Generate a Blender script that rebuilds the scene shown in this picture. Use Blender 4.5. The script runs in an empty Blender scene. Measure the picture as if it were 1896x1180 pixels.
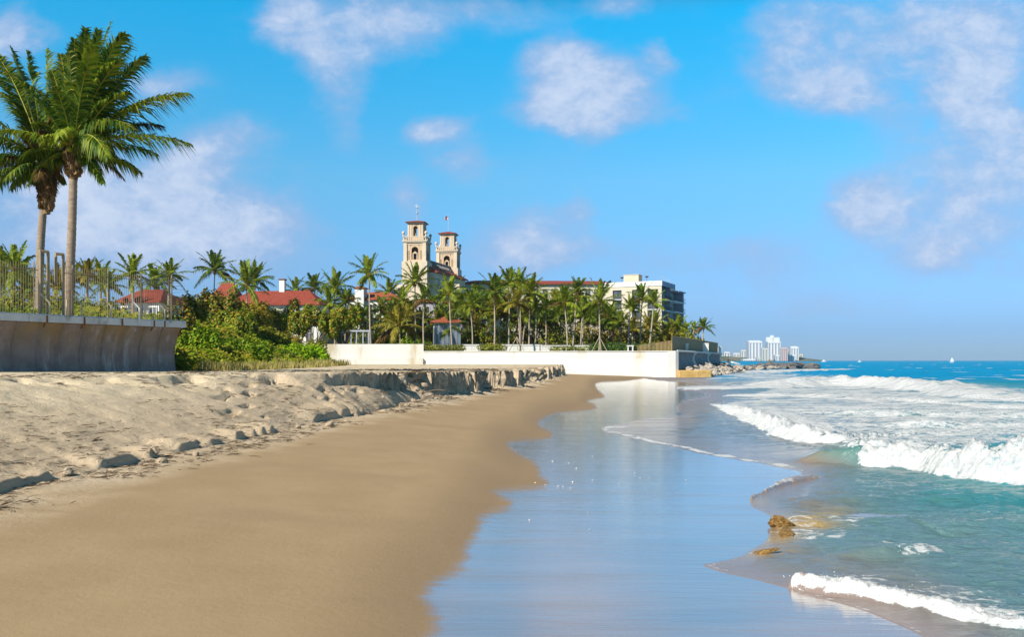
import bpy, math, random
import numpy as np
from mathutils import Vector, Matrix
random.seed(7)
S = bpy.context.scene
COL = S.collection
F, CX, HY, EYE = 1642.0, 948.0, 668.0, 2.6
R = math.radians

def at(px, py, d):
    """point at depth d seen towards photo position px, py"""
    return Vector(((px-CX)/F*d, d, EYE+(HY-py)/F*d))
def X(px, d): return (px-CX)/F*d
def Zh(py, d): return EYE+(HY-py)/F*d

# ------------------------------------------------------------------ tagging
def tag(o, label=None, cat=None, group=None, kind=None):
    if label: o['label'] = label
    if cat: o['category'] = cat
    if group: o['group'] = group
    if kind: o['kind'] = kind
    return o
def thing(name, label, cat, loc=(0, 0, 0), rz=0, group=None):
    o = bpy.data.objects.new(name, None)
    o.empty_display_size = .3
    COL.objects.link(o); o.location = loc; o.rotation_euler = (0, 0, rz)
    return tag(o, label, cat, group)
def copy_tree(o, parent=None):
    c = o.copy(); COL.objects.link(c); c.parent = parent
    for ch in list(o.children): copy_tree(ch, c)
    return c

# ------------------------------------------------------------------ mesh builder
class MB:
    def __init__(s): s.v = []; s.f = []; s.m = []
    def add(s, vs, fs, m=0):
        b = len(s.v); s.v += [tuple(v) for v in vs]
        s.f += [tuple(i+b for i in f) for f in fs]; s.m += [m]*len(fs)
        return s
    def box(s, x0, x1, y0, y1, z0, z1, m=0, M=None):
        vs = [(x, y, z) for z in (z0, z1) for y in (y0, y1) for x in (x0, x1)]
        if M: vs = [M @ Vector(v) for v in vs]
        return s.add(vs, [(0, 2, 3, 1), (4, 5, 7, 6), (0, 1, 5, 4), (2, 6, 7, 3), (0, 4, 6, 2), (1, 3, 7, 5)], m)
    def tube(s, pts, rad, n=8, m=0, cap=True):
        pts = [Vector(p) for p in pts]
        if not hasattr(rad, '__len__'): rad = [rad]*len(pts)
        b = len(s.v); ref = Vector((0.3, 1, .2)).normalized()
        for i, p in enumerate(pts):
            t = (pts[min(i+1, len(pts)-1)]-pts[max(i-1, 0)]).normalized()
            if abs(t.dot(ref)) > .95: ref = Vector((1, .1, 0)).normalized()
            u = t.cross(ref).normalized(); w = t.cross(u)
            for k in range(n):
                a = 2*math.pi*k/n
                s.v.append(tuple(p+(u*math.cos(a)+w*math.sin(a))*rad[i]))
        for i in range(len(pts)-1):
            for k in range(n):
                k2 = (k+1) % n
                s.f.append((b+i*n+k, b+i*n+k2, b+i*n+n+k2, b+i*n+n+k)); s.m.append(m)
        if cap:
            s.f.append(tuple(b+k for k in range(n))[::-1]); s.m.append(m)
            e = b+(len(pts)-1)*n
            s.f.append(tuple(e+k for k in range(n))); s.m.append(m)
        return s
    def lathe(s, prof, c=(0, 0, 0), n=14, m=0):
        b = len(s.v)
        for r, z in prof:
            for k in range(n):
                a = 2*math.pi*k/n
                s.v.append((c[0]+r*math.cos(a), c[1]+r*math.sin(a), c[2]+z))
        for i in range(len(prof)-1):
            for k in range(n):
                k2 = (k+1) % n
                s.f.append((b+i*n+k, b+i*n+k2, b+(i+1)*n+k2, b+(i+1)*n+k)); s.m.append(m)
        return s
    def prism(s, poly, z0, z1, m=0):
        n = len(poly)
        vs = [(x, y, z0) for x, y in poly]+[(x, y, z1) for x, y in poly]
        fs = [tuple(range(n))[::-1], tuple(range(n, 2*n))]+[(i, (i+1) % n, n+(i+1) % n, n+i) for i in range(n)]
        return s.add(vs, fs, m)
    def ball(s, c, r, m=0, n=10):
        return s.lathe([(max(.001, r*math.sin(math.pi*i/6)), -r*math.cos(math.pi*i/6)) for i in range(7)], c, n, m)
    def build(s, name, mats, parent=None, smooth=False, off=None, bevel=0):
        me = bpy.data.meshes.new(name)
        v = s.v
        if off is not None: v = [(a-off[0], b-off[1], c-off[2]) for a, b, c in v]
        me.from_pydata(v, [], s.f)
        if not isinstance(mats, (list, tuple)): mats = [mats]
        for k in mats: me.materials.append(k)
        if len(mats) > 1: me.polygons.foreach_set('material_index', s.m)
        if smooth: me.polygons.foreach_set('use_smooth', [True]*len(me.polygons))
        me.update()
        o = bpy.data.objects.new(name, me); COL.objects.link(o)
        if parent: o.parent = parent
        if bevel:
            b = o.modifiers.new('b', 'BEVEL'); b.width = bevel; b.segments = 2; b.limit_method = 'ANGLE'
        return o

def npmesh(name, V, Fq, mats, attrs=None, smooth=True):
    me = bpy.data.meshes.new(name)
    V = np.asarray(V, np.float32); Fq = np.asarray(Fq, np.int32)
    me.vertices.add(len(V)); me.vertices.foreach_set('co', V.ravel())
    k = Fq.shape[1]
    me.loops.add(Fq.size); me.loops.foreach_set('vertex_index', Fq.ravel())
    me.polygons.add(len(Fq))
    me.polygons.foreach_set('loop_start', np.arange(0, Fq.size, k, dtype=np.int32))
    try: me.polygons.foreach_set('loop_total', np.full(len(Fq), k, np.int32))
    except Exception: pass
    if smooth: me.polygons.foreach_set('use_smooth', np.ones(len(Fq), bool))
    for m in (mats if isinstance(mats, (list, tuple)) else [mats]): me.materials.append(m)
    for n, a in (attrs or {}).items():
        a = np.asarray(a, np.float32)
        if a.ndim == 1:
            at_ = me.attributes.new(n, 'FLOAT', 'POINT'); at_.data.foreach_set('value', a)
        else:
            at_ = me.attributes.new(n, 'FLOAT_COLOR', 'POINT')
            at_.data.foreach_set('color', np.c_[a, np.ones(len(a), np.float32)].ravel())
    me.update(calc_edges=True); me.validate()
    o = bpy.data.objects.new(name, me); COL.objects.link(o)
    return o

# ------------------------------------------------------------------ numpy noise
def _hash(ix, iy, seed):
    h = (ix.astype(np.int64)*374761393+iy.astype(np.int64)*668265263+seed*974634777) & 0xffffffff
    h = ((h ^ (h >> 13))*1274126177) & 0xffffffff
    h = ((h ^ (h >> 16))*2246822519) & 0xffffffff
    return ((h ^ (h >> 15)) & 0xffffff)/float(0xffffff)
def vn(x, y, seed=0):
    x = np.asarray(x, float); y = np.asarray(y, float)
    ix = np.floor(x); iy = np.floor(y); fx = x-ix; fy = y-iy
    fx = fx*fx*fx*(fx*(fx*6-15)+10); fy = fy*fy*fy*(fy*(fy*6-15)+10)
    a = _hash(ix, iy, seed); b = _hash(ix+1, iy, seed); c = _hash(ix, iy+1, seed); d = _hash(ix+1, iy+1, seed)
    return (a*(1-fx)+b*fx)*(1-fy)+(c*(1-fx)+d*fx)*fy
def fbm(x, y, oc=4, seed=0, g=.5):
    s = 0; A = 1; T = 0
    for k in range(oc):
        s = s+A*vn(x*2**k+17.3*k, y*2**k-9.1*k, seed+k*13); T += A; A *= g
    return s/T
def sst(a, b, x):
    t = np.clip((x-a)/(b-a), 0, 1); return t*t*(3-2*t)
def sdf_poly(px, py, P):
    """signed distance, + inside"""
    d2 = np.full(px.shape, 1e18); ins = np.zeros(px.shape, bool)
    n = len(P)
    for i in range(n):
        x0, y0 = P[i]; x1, y1 = P[(i+1) % n]
        ex, ey = x1-x0, y1-y0
        t = np.clip(((px-x0)*ex+(py-y0)*ey)/(ex*ex+ey*ey+1e-9), 0, 1)
        d2 = np.minimum(d2, (px-x0-t*ex)**2+(py-y0-t*ey)**2)
        if y0 != y1:
            c = ((y0 > py) != (y1 > py)) & (px < (x1-x0)*(py-y0)/(y1-y0)+x0)
            ins ^= c
    d = np.sqrt(d2); return np.where(ins, d, -d)
def dist_line(px, py, P):
    """distance to an open polyline and running parameter 0..1"""
    d2 = np.full(px.shape, 1e18); T = np.zeros(px.shape); side = np.zeros(px.shape)
    n = len(P)-1
    for i in range(n):
        x0, y0 = P[i][:2]; x1, y1 = P[i+1][:2]
        ex, ey = x1-x0, y1-y0; L = math.hypot(ex, ey)+1e-9
        t = np.clip(((px-x0)*ex+(py-y0)*ey)/(L*L), 0, 1)
        q = (px-x0-t*ex)**2+(py-y0-t*ey)**2
        k = q < d2
        d2 = np.where(k, q, d2); T = np.where(k, (i+t)/n, T)
        side = np.where(k, ((px-x0)*ey-(py-y0)*ex)/L, side)
    return np.sqrt(d2), T, side

# ------------------------------------------------------------------ materials
class NT:
    def __init__(s, name):
        s.m = bpy.data.materials.new(name); s.m.use_nodes = True
        s.t = s.m.node_tree; s.b = s.t.nodes['Principled BSDF']; s.out = s.t.nodes['Material Output']
    def n(s, typ, **kw):
        nd = s.t.nodes.new('ShaderNode'+typ)
        for k, v in kw.items():
            if k.startswith('i_'):
                nd.inputs[k[2:].replace('_', ' ')].default_value = v
            else: setattr(nd, k, v)
        return nd
    def l(s, a, b): s.t.links.new(a, b)
    def math(s, op, a, b=None, c=None, clamp=False):
        nd = s.n('Math', operation=op); nd.use_clamp = clamp
        for i, v in enumerate((a, b, c)):
            if v is None: continue
            if isinstance(v, (int, float)): nd.inputs[i].default_value = v
            else: s.l(v, nd.inputs[i])
        return nd.outputs[0]
    def mr(s, v, a, b, c=0., d=1., smooth=True):
        nd = s.n('MapRange'); nd.interpolation_type = 'SMOOTHSTEP' if smooth else 'LINEAR'
        s.l(v, nd.inputs[0])
        for i, q in enumerate((a, b, c, d)):
            if isinstance(q, (int, float)): nd.inputs[i+1].default_value = q
            else: s.l(q, nd.inputs[i+1])
        return nd.outputs[0]
    def mix(s, f, a, b):
        nd = s.n('Mix', data_type='RGBA')
        for i, v in ((0, f), (6, a), (7, b)):
            if isinstance(v, (int, float)): nd.inputs[i].default_value = v
            elif isinstance(v, tuple): nd.inputs[i].default_value = (*v, 1) if len(v) == 3 else v
            else: s.l(v, nd.inputs[i])
        return nd.outputs[2]
    def mix_f(s, f, a, b):
        nd = s.n('Mix', data_type='FLOAT')
        for i, v in ((0, f), (2, a), (3, b)):
            if isinstance(v, (int, float)): nd.inputs[i].default_value = v
            else: s.l(v, nd.inputs[i])
        return nd.outputs[0]
    def pos(s, scale=(1, 1, 1), rot=(0, 0, 0)):
        g = s.n('NewGeometry'); mp = s.n('Mapping'); mp.inputs['Scale'].default_value = scale
        mp.inputs['Rotation'].default_value = rot
        s.l(g.outputs['Position'], mp.inputs['Vector']); return mp.outputs[0]
    def noise(s, vec, scale, detail=4, rough=.5, dist=0):
        nd = s.n('TexNoise'); nd.inputs['Scale'].default_value = scale; nd.inputs['Detail'].default_value = detail
        nd.inputs['Roughness'].default_value = rough; nd.inputs['Distortion'].default_value = dist
        s.l(vec, nd.inputs['Vector']); return nd.outputs[0]
    def attr(s, name):
        nd = s.n('Attribute', attribute_name=name); return nd.outputs['Fac'], nd.outputs['Color']
    def bump(s, h, strength, dist=.1, normal=None):
        nd = s.n('Bump'); nd.inputs['Distance'].default_value = dist
        if isinstance(strength, (int, float)): nd.inputs['Strength'].default_value = strength
        else: s.l(strength, nd.inputs['Strength'])
        s.l(h, nd.inputs['Height'])
        if normal: s.l(normal, nd.inputs['Normal'])
        return nd.outputs[0]
    def base(s, c):
        if isinstance(c, tuple): s.b.inputs['Base Color'].default_value = (*c, 1)
        else: s.l(c, s.b.inputs['Base Color'])
    def set(s, **kw):
        for k, v in kw.items():
            k = k.replace('_', ' ')
            if isinstance(v, (int, float)): s.b.inputs[k].default_value = v
            else: s.l(v, s.b.inputs[k])

def simple(name, c1, c2, scale=1., rough=.7, bump=0., bscale=8., stretch=(1, 1, 1), spec=.3, detail=5, metallic=0., stain=None, sstretch=(1, 1, .15), sscale=.6):
    q = NT(name); p = q.pos(stretch)
    n = q.noise(p, scale, detail, .6)
    c = q.mix(q.mr(n, .32, .68), c1, c2)
    if stain:
        n2 = q.noise(q.pos(sstretch), sscale, 6, .65)
        c = q.mix(q.mr(n2, .52, .72), c, stain)
    q.base(c); q.set(Roughness=rough, Metallic=metallic)
    q.b.inputs['Specular IOR Level'].default_value = spec
    if bump:
        q.l(q.bump(q.noise(p, bscale, 5, .6), bump, .05), q.b.inputs['Normal'])
    return q.m

def leafmat(name, cols, rough=.45, trans=.35):
    q = NT(name)
    g = q.n('NewGeometry'); rp = q.n('ValToRGB')
    cr = rp.color_ramp
    while len(cr.elements) < len(cols): cr.elements.new(.5)
    for i, c in enumerate(cols):
        cr.elements[i].position = i/(len(cols)-1); cr.elements[i].color = (*c, 1)
    q.l(g.outputs['Random Per Island'], rp.inputs[0])
    n = q.noise(q.pos(), .35, 2)
    hs = q.n('HueSaturation'); q.l(rp.outputs[0], hs.inputs['Color'])
    q.l(q.mr(n, .3, .7, .75, 1.25), hs.inputs['Value'])
    q.base(hs.outputs[0]); q.set(Roughness=rough+.1); q.b.inputs['Specular IOR Level'].default_value = .18
    tr = q.n('BsdfTranslucent'); q.l(hs.outputs[0], tr.inputs['Color'])
    mx = q.n('MixShader'); mx.inputs[0].default_value = trans
    q.l(q.b.outputs[0], mx.inputs[1]); q.l(tr.outputs[0], mx.inputs[2]); q.l(mx.outputs[0], q.out.inputs['Surface'])
    return q.m

M = {}
M['white_wall'] = simple('white_paint', (.74, .73, .70), (.66, .65, .62), .7, .6, .1, 20)
M['white'] = simple('white_plaster', (.78, .77, .75), (.7, .69, .67), 1.2, .6)
M['sea_wall_white'] = simple('white_sea_wall_paint', (.66, .65, .625), (.61, .60, .57), .25, .6, .15, 3, stain=(.47, .40, .27), sstretch=(1, 1, .25), sscale=.28)
def concrete_wall():
    q = NT('stained_concrete'); p = q.pos()
    n = q.noise(p, 1.3, 6, .65)
    c = q.mix(q.mr(n, .3, .7), (.235, .17, .15), (.33, .255, .225))
    n2 = q.noise(q.pos((1, 1, .12)), 1.6, 6, .7)
    c = q.mix(q.math('MULTIPLY', q.mr(n2, .5, .68), .6), c, (.15, .115, .115))
    n3 = q.noise(q.pos((1, 1, .06)), 2.3, 5, .7)
    c = q.mix(q.math('MULTIPLY', q.mr(n3, .54, .64), .6), c, (.50, .43, .39))
    gz = q.n('SeparateXYZ'); g = q.n('NewGeometry'); q.l(g.outputs['Position'], gz.inputs[0])
    n4 = q.noise(q.pos((1, 1, .3)), .9, 4, .6)
    top = q.math('MULTIPLY', q.mr(gz.outputs[2], 2.7, 4.5), q.mr(n4, .3, .62))
    c = q.mix(q.math('MULTIPLY', top, .95), c, (.29, .185, .07))  # brown stain plus shading of the concave face, coloured in towards the lip
    q.base(c); q.set(Roughness=.8)
    q.l(q.bump(n2, .35, .06), q.b.inputs['Normal'])
    return q.m
M['concrete'] = concrete_wall()
M['coping'] = simple('coping_concrete', (.50, .51, .51), (.62, .62, .60), 1.1, .8, .2, 6, stain=(.25, .22, .17), sstretch=(1, 1, .6), sscale=1.3)
M['rust'] = simple('rust_streak', (.22, .09, .03), (.13, .055, .025), 4, .9)
M['taupe'] = simple('taupe_metal', (.34, .27, .17), (.26, .20, .13), 3, .55)
M['pale_metal'] = simple('pale_bracket', (.5, .44, .32), (.4, .34, .24), 3, .55)
M['brown_fence'] = simple('brown_slat', (.36, .25, .12), (.26, .175, .085), 2, .7, stretch=(3, 3, .3))
M['grey_concrete'] = simple('grey_concrete', (.20, .205, .205), (.28, .28, .275), .8, .85, .2, 3, stain=(.13, .13, .13), sscale=1.)
M['trunk'] = simple('palm_bark', (.37, .28, .21), (.23, .17, .125), 3, .9, .5, 9, stretch=(1, 1, 5))
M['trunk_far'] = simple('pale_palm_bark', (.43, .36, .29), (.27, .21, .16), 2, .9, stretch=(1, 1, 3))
M['boot'] = leafmat('leaf_base_fibre', [(.10, .055, .03), (.24, .14, .07), (.32, .21, .10), (.16, .12, .06)], .8, .05)
M['rachis'] = simple('frond_rachis', (.40, .36, .05), (.30, .30, .06), 2, .45)
M['rachis_far'] = simple('frond_rachis_pale', (.38, .33, .06), (.22, .22, .045), 2, .5)
M['leaf'] = leafmat('palm_leaflet', [(.02, .06, .008), (.06, .13, .012), (.14, .21, .016), (.27, .28, .025)], .35, .3)
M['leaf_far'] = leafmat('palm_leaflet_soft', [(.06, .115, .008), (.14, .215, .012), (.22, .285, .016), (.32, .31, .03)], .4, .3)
M['leaf_gold'] = leafmat('palm_leaflet_golden', [(.09, .11, .012), (.19, .19, .018), (.28, .23, .022), (.36, .26, .04)], .4, .3)
M['leaf_brown'] = leafmat('dead_palm_leaflet', [(.07, .035, .015), (.14, .07, .025), (.2, .11, .04)], .7, .2)
M['coconut'] = simple('coconut_husk', (.33, .34, .03), (.24, .28, .03), 4, .4)
M['roof_red'] = None
def tile(name, c1, c2, sx=3.2):
    q = NT(name); n = q.noise(q.pos(), 1.4, 6, .7)
    c = q.mix(q.mr(n, .3, .7), c1, c2)
    q.base(c); q.set(Roughness=.75)
    w = q.n('TexWave', wave_type='BANDS', bands_direction='X'); w.inputs['Scale'].default_value = sx
    w.inputs['Distortion'].default_value = .5
    q.l(q.pos(), w.inputs['Vector'])
    q.l(q.bump(w.outputs['Fac'], .8, .08), q.b.inputs['Normal'])
    return q.m
M['roof_red'] = tile('red_clay_tile', (.40, .075, .04), (.27, .05, .032))
M['roof_orange'] = tile('orange_clay_tile', (.50, .14, .06), (.36, .09, .045))
M['tower'] = simple('buff_stucco', (.56, .42, .285), (.50, .37, .25), .5, .8)
M['trim'] = simple('cream_trim', (.63, .52, .395), (.57, .465, .35), .8, .75)
M['cream'] = simple('cream_stucco', (.58, .52, .405), (.53, .47, .37), .3, .8)
M['dark'] = simple('dark_opening', (.03, .03, .035), (.05, .045, .045), 1, .6)
M['glass'] = simple('window_glass', (.045, .05, .06), (.09, .095, .11), .6, .15, spec=.6)
M['bluegrey'] = simple('blue_grey_glass', (.10, .13, .18), (.16, .2, .26), .3, .2, spec=.6)
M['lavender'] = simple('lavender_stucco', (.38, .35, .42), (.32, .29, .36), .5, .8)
M['steel'] = simple('pale_steel', (.5, .52, .55), (.4, .42, .45), 1, .4, metallic=.3)
M['dark_metal'] = simple('dark_metal', (.05, .05, .05), (.08, .075, .07), 1, .5)
M['sand_stone'] = simple('ochre_stone', (.60, .40, .15), (.48, .30, .09), 1.2, .8, .4, 4)
M['rock'] = simple('pale_rock', (.46, .40, .34), (.33, .29, .25), 1.3, .9, .6, 3)
M['rock_dark'] = simple('dark_rock', (.10, .10, .105), (.17, .16, .16), .8, .85, .6, 2)
M['rock_ochre'] = simple('ochre_coral_rock', (.36, .21, .06), (.15, .085, .03), 16, .6, 1., 26)
M['skin'] = simple('skin', (.35, .2, .14), (.32, .18, .12), 2, .6)
M['hedge'] = leafmat('hedge_leaf', [(.04, .11, .01), (.08, .17, .012), (.14, .23, .016)], .4, .25)
M['hedge_olive'] = leafmat('olive_hedge_leaf', [(.12, .15, .015), (.22, .235, .02), (.31, .30, .03)], .5, .25)
M['seagrape'] = leafmat('sea_grape_leaf', [(.06, .12, .01), (.12, .21, .012), (.20, .29, .016), (.27, .27, .02), (.38, .20, .03), (.22, .27, .02)], .4, .25)
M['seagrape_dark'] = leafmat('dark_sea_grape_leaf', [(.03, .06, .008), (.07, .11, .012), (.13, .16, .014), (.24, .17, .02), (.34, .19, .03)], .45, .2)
M['rusty_leaf'] = leafmat('rusty_shrub_leaf', [(.11, .12, .014), (.26, .21, .02), (.40, .23, .03), (.21, .24, .018), (.32, .28, .025)], .5, .25)
M['lime'] = leafmat('lime_shrub_leaf', [(.17, .33, .008), (.28, .46, .01), (.38, .5, .02)], .4, .35)
M['green'] = leafmat('green_shrub_leaf', [(.06, .14, .006), (.13, .25, .01), (.23, .34, .014), (.33, .34, .02)], .4, .3)
M['dune_grass'] = leafmat('dune_grass_blade', [(.26, .23, .05), (.38, .32, .10), (.50, .41, .18), (.27, .29, .05)], .6, .3)
M['twig'] = simple('grey_twig', (.23, .18, .14), (.14, .11, .085), 3, .9)
M['wrack'] = simple('dry_seaweed', (.12, .085, .055), (.06, .045, .03), 5, .95)
M['shell'] = simple('shell', (.8, .76, .7), (.7, .64, .56), 9, .5)
M['stake'] = simple('wood_stake', (.45, .38, .28), (.36, .3, .21), 3, .8)
M['lawn'] = simple('lawn_green', (.07, .12, .02), (.11, .16, .03), .6, .9)
M['land'] = simple('soil', (.13, .12, .06), (.09, .10, .04), .3, .95)
# ------------------------------------------------------------------ sky and exposure settings
SKY_SAT = 1.25
SKY_T = [(0, (.31, .56, 1.3)), (.03, (.31, .53, 1.15)), (.1, (.56, .82, 1.17)), (.2, (.82, 1.36, 1.40)), (.36, (.17, 2., 1.94)), (.45, (.36, .50, .44)), (.8, (.34, .32, .25))]
CL_D = (3.15, 4.4, 6.9); CL_L = (5.9, 6.6, 8.1)
EXPO = 0.5; HAZE = 0.65e-4
CLOUDS = [(1090, 165, 130, 75, .9), (1040, 105, 60, 45, .7), (1215, 112, 35, 40, .6), (1110, 205, 190, 38, .6),
          (540, 35, 70, 55, .8), (610, 105, 85, 60, .7), (700, 60, 130, 70, .5), (610, 190, 60, 60, .55), (820, 25, 250, 45, .45), (1160, 12, 80, 25, .5),
          (1600, 80, 200, 110, .7), (1530, 170, 90, 40, .7), (1830, 50, 150, 100, .7), (1790, 145, 80, 60, .8), (1870, 280, 110, 150, .8), (1770, 320, 110, 60, .65), (1450, 40, 90, 50, .5),
          (1610, 385, 95, 65, .9), (1690, 475, 110, 45, .6), (1800, 420, 160, 90, .55), (325, 330, 80, 50, .95), (260, 400, 240, 80, .75), (180, 360, 150, 70, .6), (10, 60, 70, 60, 1.), (300, 150, 90, 40, .55), (420, 260, 120, 50, .4),
          (815, 238, 60, 35, .7), (885, 300, 80, 45, .5), (760, 370, 50, 45, .5), (990, 430, 110, 65, .6), (1060, 385, 45, 35, .5), (1020, 470, 170, 50, .5), (300, 470, 300, 60, .5), (1450, 470, 120, 60, .35), (1520, 560, 200, 40, .3), (190, 430, 300, 70, .6), (430, 420, 160, 60, .6), (130, 330, 160, 90, .6), (360, 300, 90, 50, .5), (1720, 230, 160, 80, .4), (1420, 130, 90, 60, .35), (640, 250, 60, 40, .35), (1250, 480, 160, 40, .3)]
CLOUDS = [(x, y, rx*1.22, ry*1.25, min(1, s*1.1)) for x, y, rx, ry, s in CLOUDS]
# ================================================================== BEACH
_wl = [(1190, 701), (1154, 706), (1099, 710), (1105, 724), (1123, 736), (1079, 741), (1112, 757), (1022, 764), (985, 788), (1036, 809), (931, 819),
       (945, 838), (993, 860), (997, 884), (1015, 899), (905, 909), (925, 921), (949, 936), (885, 956), (878, 985), (855, 1015), (858, 1043), (797, 1076),
       (777, 1110), (790, 1137), (807, 1159), (790, 1178), (760, 1230), (770, 1300), (700, 1500)]
def chaikin(P, it=2):
    for _ in range(it):
        Q = [P[0]]
        for (a, b), (c, d) in zip(P[:-1], P[1:]): Q += [(a*.78+c*.22, b*.78+d*.22), (a*.22+c*.78, b*.22+d*.78)]
        P = Q+[P[-1]]
    return P
_wl = chaikin(_wl)
WET_POLY = _wl+[(-400, 2600), (6000, 2600), (6000, 690), (1250, 690)]
_xw = [(-20, -1.5), (8.3, -.85), (11, -.7), (14, -.5), (17, -.2), (20, .2), (27, .4), (36, 1.4), (49, 3.4), (70, 7), (100, 11.5), (133, 19.4), (150, 23)]
_xs = [(-20, -8.8), (8, -8.4), (15.1, -8.1), (17.8, -7.8), (20.2, -7.7), (22.7, -7.2), (25.5, -6.95), (31, -6.5), (34, -5.7), (42, -5.1), (47, -4.06), (55.6, -2.7), (73, .8), (100, 3.6), (123, 6.3), (150, 8)]
def itp(y, P): return np.interp(y, [p[0] for p in P], [p[1] for p in P])
def ground_z(x, y, detail=True):
    x = np.asarray(x, float); y = np.asarray(y, float)
    xw = itp(y, _xw); xs = itp(y, _xs)
    big = sst(34, 46, y)
    wob = (fbm(x*.1, y*.45, 3, 5)-.5)*(.10+1.1*big)*np.clip(y/30, .6, 3.2)
    wob = wob+(fbm(x*.3, y*.9, 3, 8)-.5)*(.12+1.18*big)
    u = xs-x+wob
    t = np.clip((x-xw)/np.minimum(xs-xw, -1), 0, 1)
    z = .5*t
    sea = np.clip(x-xw, 0, None)
    z = z-.006*sea-.0016*np.clip(sea-2, 0, 40)**1.6
    crest = np.interp(y, [0, 30, 50, 80, 123, 150], [2.12, 2.12, 2.05, 1.9, 1.85, 2.0])
    wu = np.interp(y, [0, 25, 33, 38, 42, 46, 60, 130], [8.5, 6.5, 3.2, 2., .8, .35, .3, .2])
    hu = np.interp(y, [0, 25, 33, 38, 42, 46, 60, 80, 110, 125, 137], [.2, .25, .45, .6, 1.1, 1.3, 1.28, 1.2, .85, .6, .1])
    mu = np.where(y < 36, sst(.53, .60, fbm(x*.25+3, y*.8, 3, 21)), 1.)
    hu2 = hu*(mu*(1-big)+big)
    h1 = np.interp(y, [0, 12, 20, 34, 42], [.10, .14, .18, .26, 0])*sst(.46, .66, vn(x*.1, y*.9, 31)*.45+vn(x*.3, y*2.7, 33)*.55)
    h1b = .2-h1
    up = sst(0, .10, u)*h1*(big+(1-big)*sst(1.1, .2, u))
    sl = np.clip((u-.05)/np.maximum(wu-.05, .15), 0, 1)
    rise = np.maximum(crest-hu2-.5-h1, .0)
    sl = 1-(1-sl)**1.35
    u2 = u-wu+(fbm(x*.25, y*1.0, 3, 44)-.5)*(.6-.0*big)
    slump = big*sst(.48, .64, fbm(x*.05, y*.22, 3, 121))*sst(128, 100, y)
    step = sst(0, .16+1.3*slump, u2)*hu2*(1-.12*big*fbm(x*.2, y*.8, 3, 131))
    zb_ = .5+up+sl*rise+step
    zs_ = .5+up+sl*(crest-.5)-(1-sst(0, .16, u2))*hu2*np.exp(np.minimum(u2, 0)/.9)*sst(.3, 2., u)
    z = np.where(u > 0, zb_*big+zs_*(1-big), z)
    z = z+big*.22*np.exp(-np.abs(np.minimum(u, 0))/.7)*(u <= 0)*(.4+fbm(x*.6, y*.4, 3, 61))*sst(128, 90, y)
    # a notch half way up the face where the bank has slumped
    m3 = sst(.56, .64, fbm(x*.3+9, y*.6, 3, 71))*(1-big)*sst(1.5, 3, u)*sst(9, 6, u)
    z = z-.05*m3*sst(.3, .7, vn(x*1.1, y*1.1, 77))
    if detail:
        rough = sst(-1.5, .4, u)*sst(14, 8, u)*.7+.3*sst(-1.5, .2, u)
        z = z+rough*((fbm(x*.8, y*.8, 4, 91)-.5)*.05+(fbm(x*4, y*4, 4, 95)-.5)*.05-.03*sst(.62, .8, vn(x*2.6, y*2.6, 96)))
        dry = sst(0, -1, sea)
        z = z+(fbm(x*.35, y*.35, 3, 97)-.5)*.05*sst(0, .25, t)
        pit = sst(.72, .80, vn(x*2.6, y*2.0, 101))*sst(.42, .6, vn(x*.3, y*.3, 103))*sst(.5, 1.5, u)*sst(9, 7, u)
        z = z-.15*pit*(1-big)
    # dune rising under the shrubs to the left
    xl = np.interp(y, [50, 60, 100, 145], [-18.8, -20.2, -24.6, -29.6])
    z = z+4.2*sst(.3, 12, xl-x)*sst(50.5, 62, y)
    ground_z.face = (step/np.maximum(hu2, .05), big, hu2)
    return z, u, t, sea

def make_beach():
    ys = np.concatenate([np.linspace(-25, 3.5, 20), 4*np.exp(np.arange(0, math.log(151/4.), .0046))])
    us = np.concatenate([-np.geomspace(11, 90, 30)[::-1], np.arange(-10.9, -.6, .08), np.arange(-.6, 1.3, .02), np.arange(1.3, 2.6, .05), np.arange(2.6, 12, .09), np.geomspace(12, 90, 45)])
    Y, U = np.meshgrid(ys, us, indexing='ij')
    Xg = itp(Y, _xs)-U
    z, u, t, sea = ground_z(Xg, Y)
    nr, nc = Y.shape
    fr, bg, hh = ground_z.face
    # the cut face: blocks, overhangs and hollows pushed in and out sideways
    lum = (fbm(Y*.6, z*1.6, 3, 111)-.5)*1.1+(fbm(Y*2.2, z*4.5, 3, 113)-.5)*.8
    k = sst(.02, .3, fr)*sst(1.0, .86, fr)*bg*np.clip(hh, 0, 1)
    hole = sst(40, 43, Y)*sst(52, 47, Y)
    Xg = Xg+k*lum*np.clip(Y/55, .7, 1.6)-k*hole*.8
    d = np.maximum(Y, 2.5)
    px = CX+F*Xg/d; py = HY+F*EYE/d
    # edge between damp sand and the water film, kept in metres
    wet = sdf_poly(px.ravel(), py.ravel(), WET_POLY).reshape(Y.shape)*np.clip(d/F, 0, .08)
    wet = np.where(Y < 3.4, np.clip(Xg+1.5, -1, 1), wet)
    idx = np.arange(nr*nc).reshape(nr, nc)
    Fq = np.stack([idx[:-1, :-1], idx[:-1, 1:], idx[1:, 1:], idx[1:, :-1]], -1).reshape(-1, 4)[:, ::-1]
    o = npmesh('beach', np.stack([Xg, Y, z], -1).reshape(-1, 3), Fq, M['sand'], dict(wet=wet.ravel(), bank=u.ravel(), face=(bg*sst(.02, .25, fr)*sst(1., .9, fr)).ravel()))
    return tag(o, kind='structure')

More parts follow.
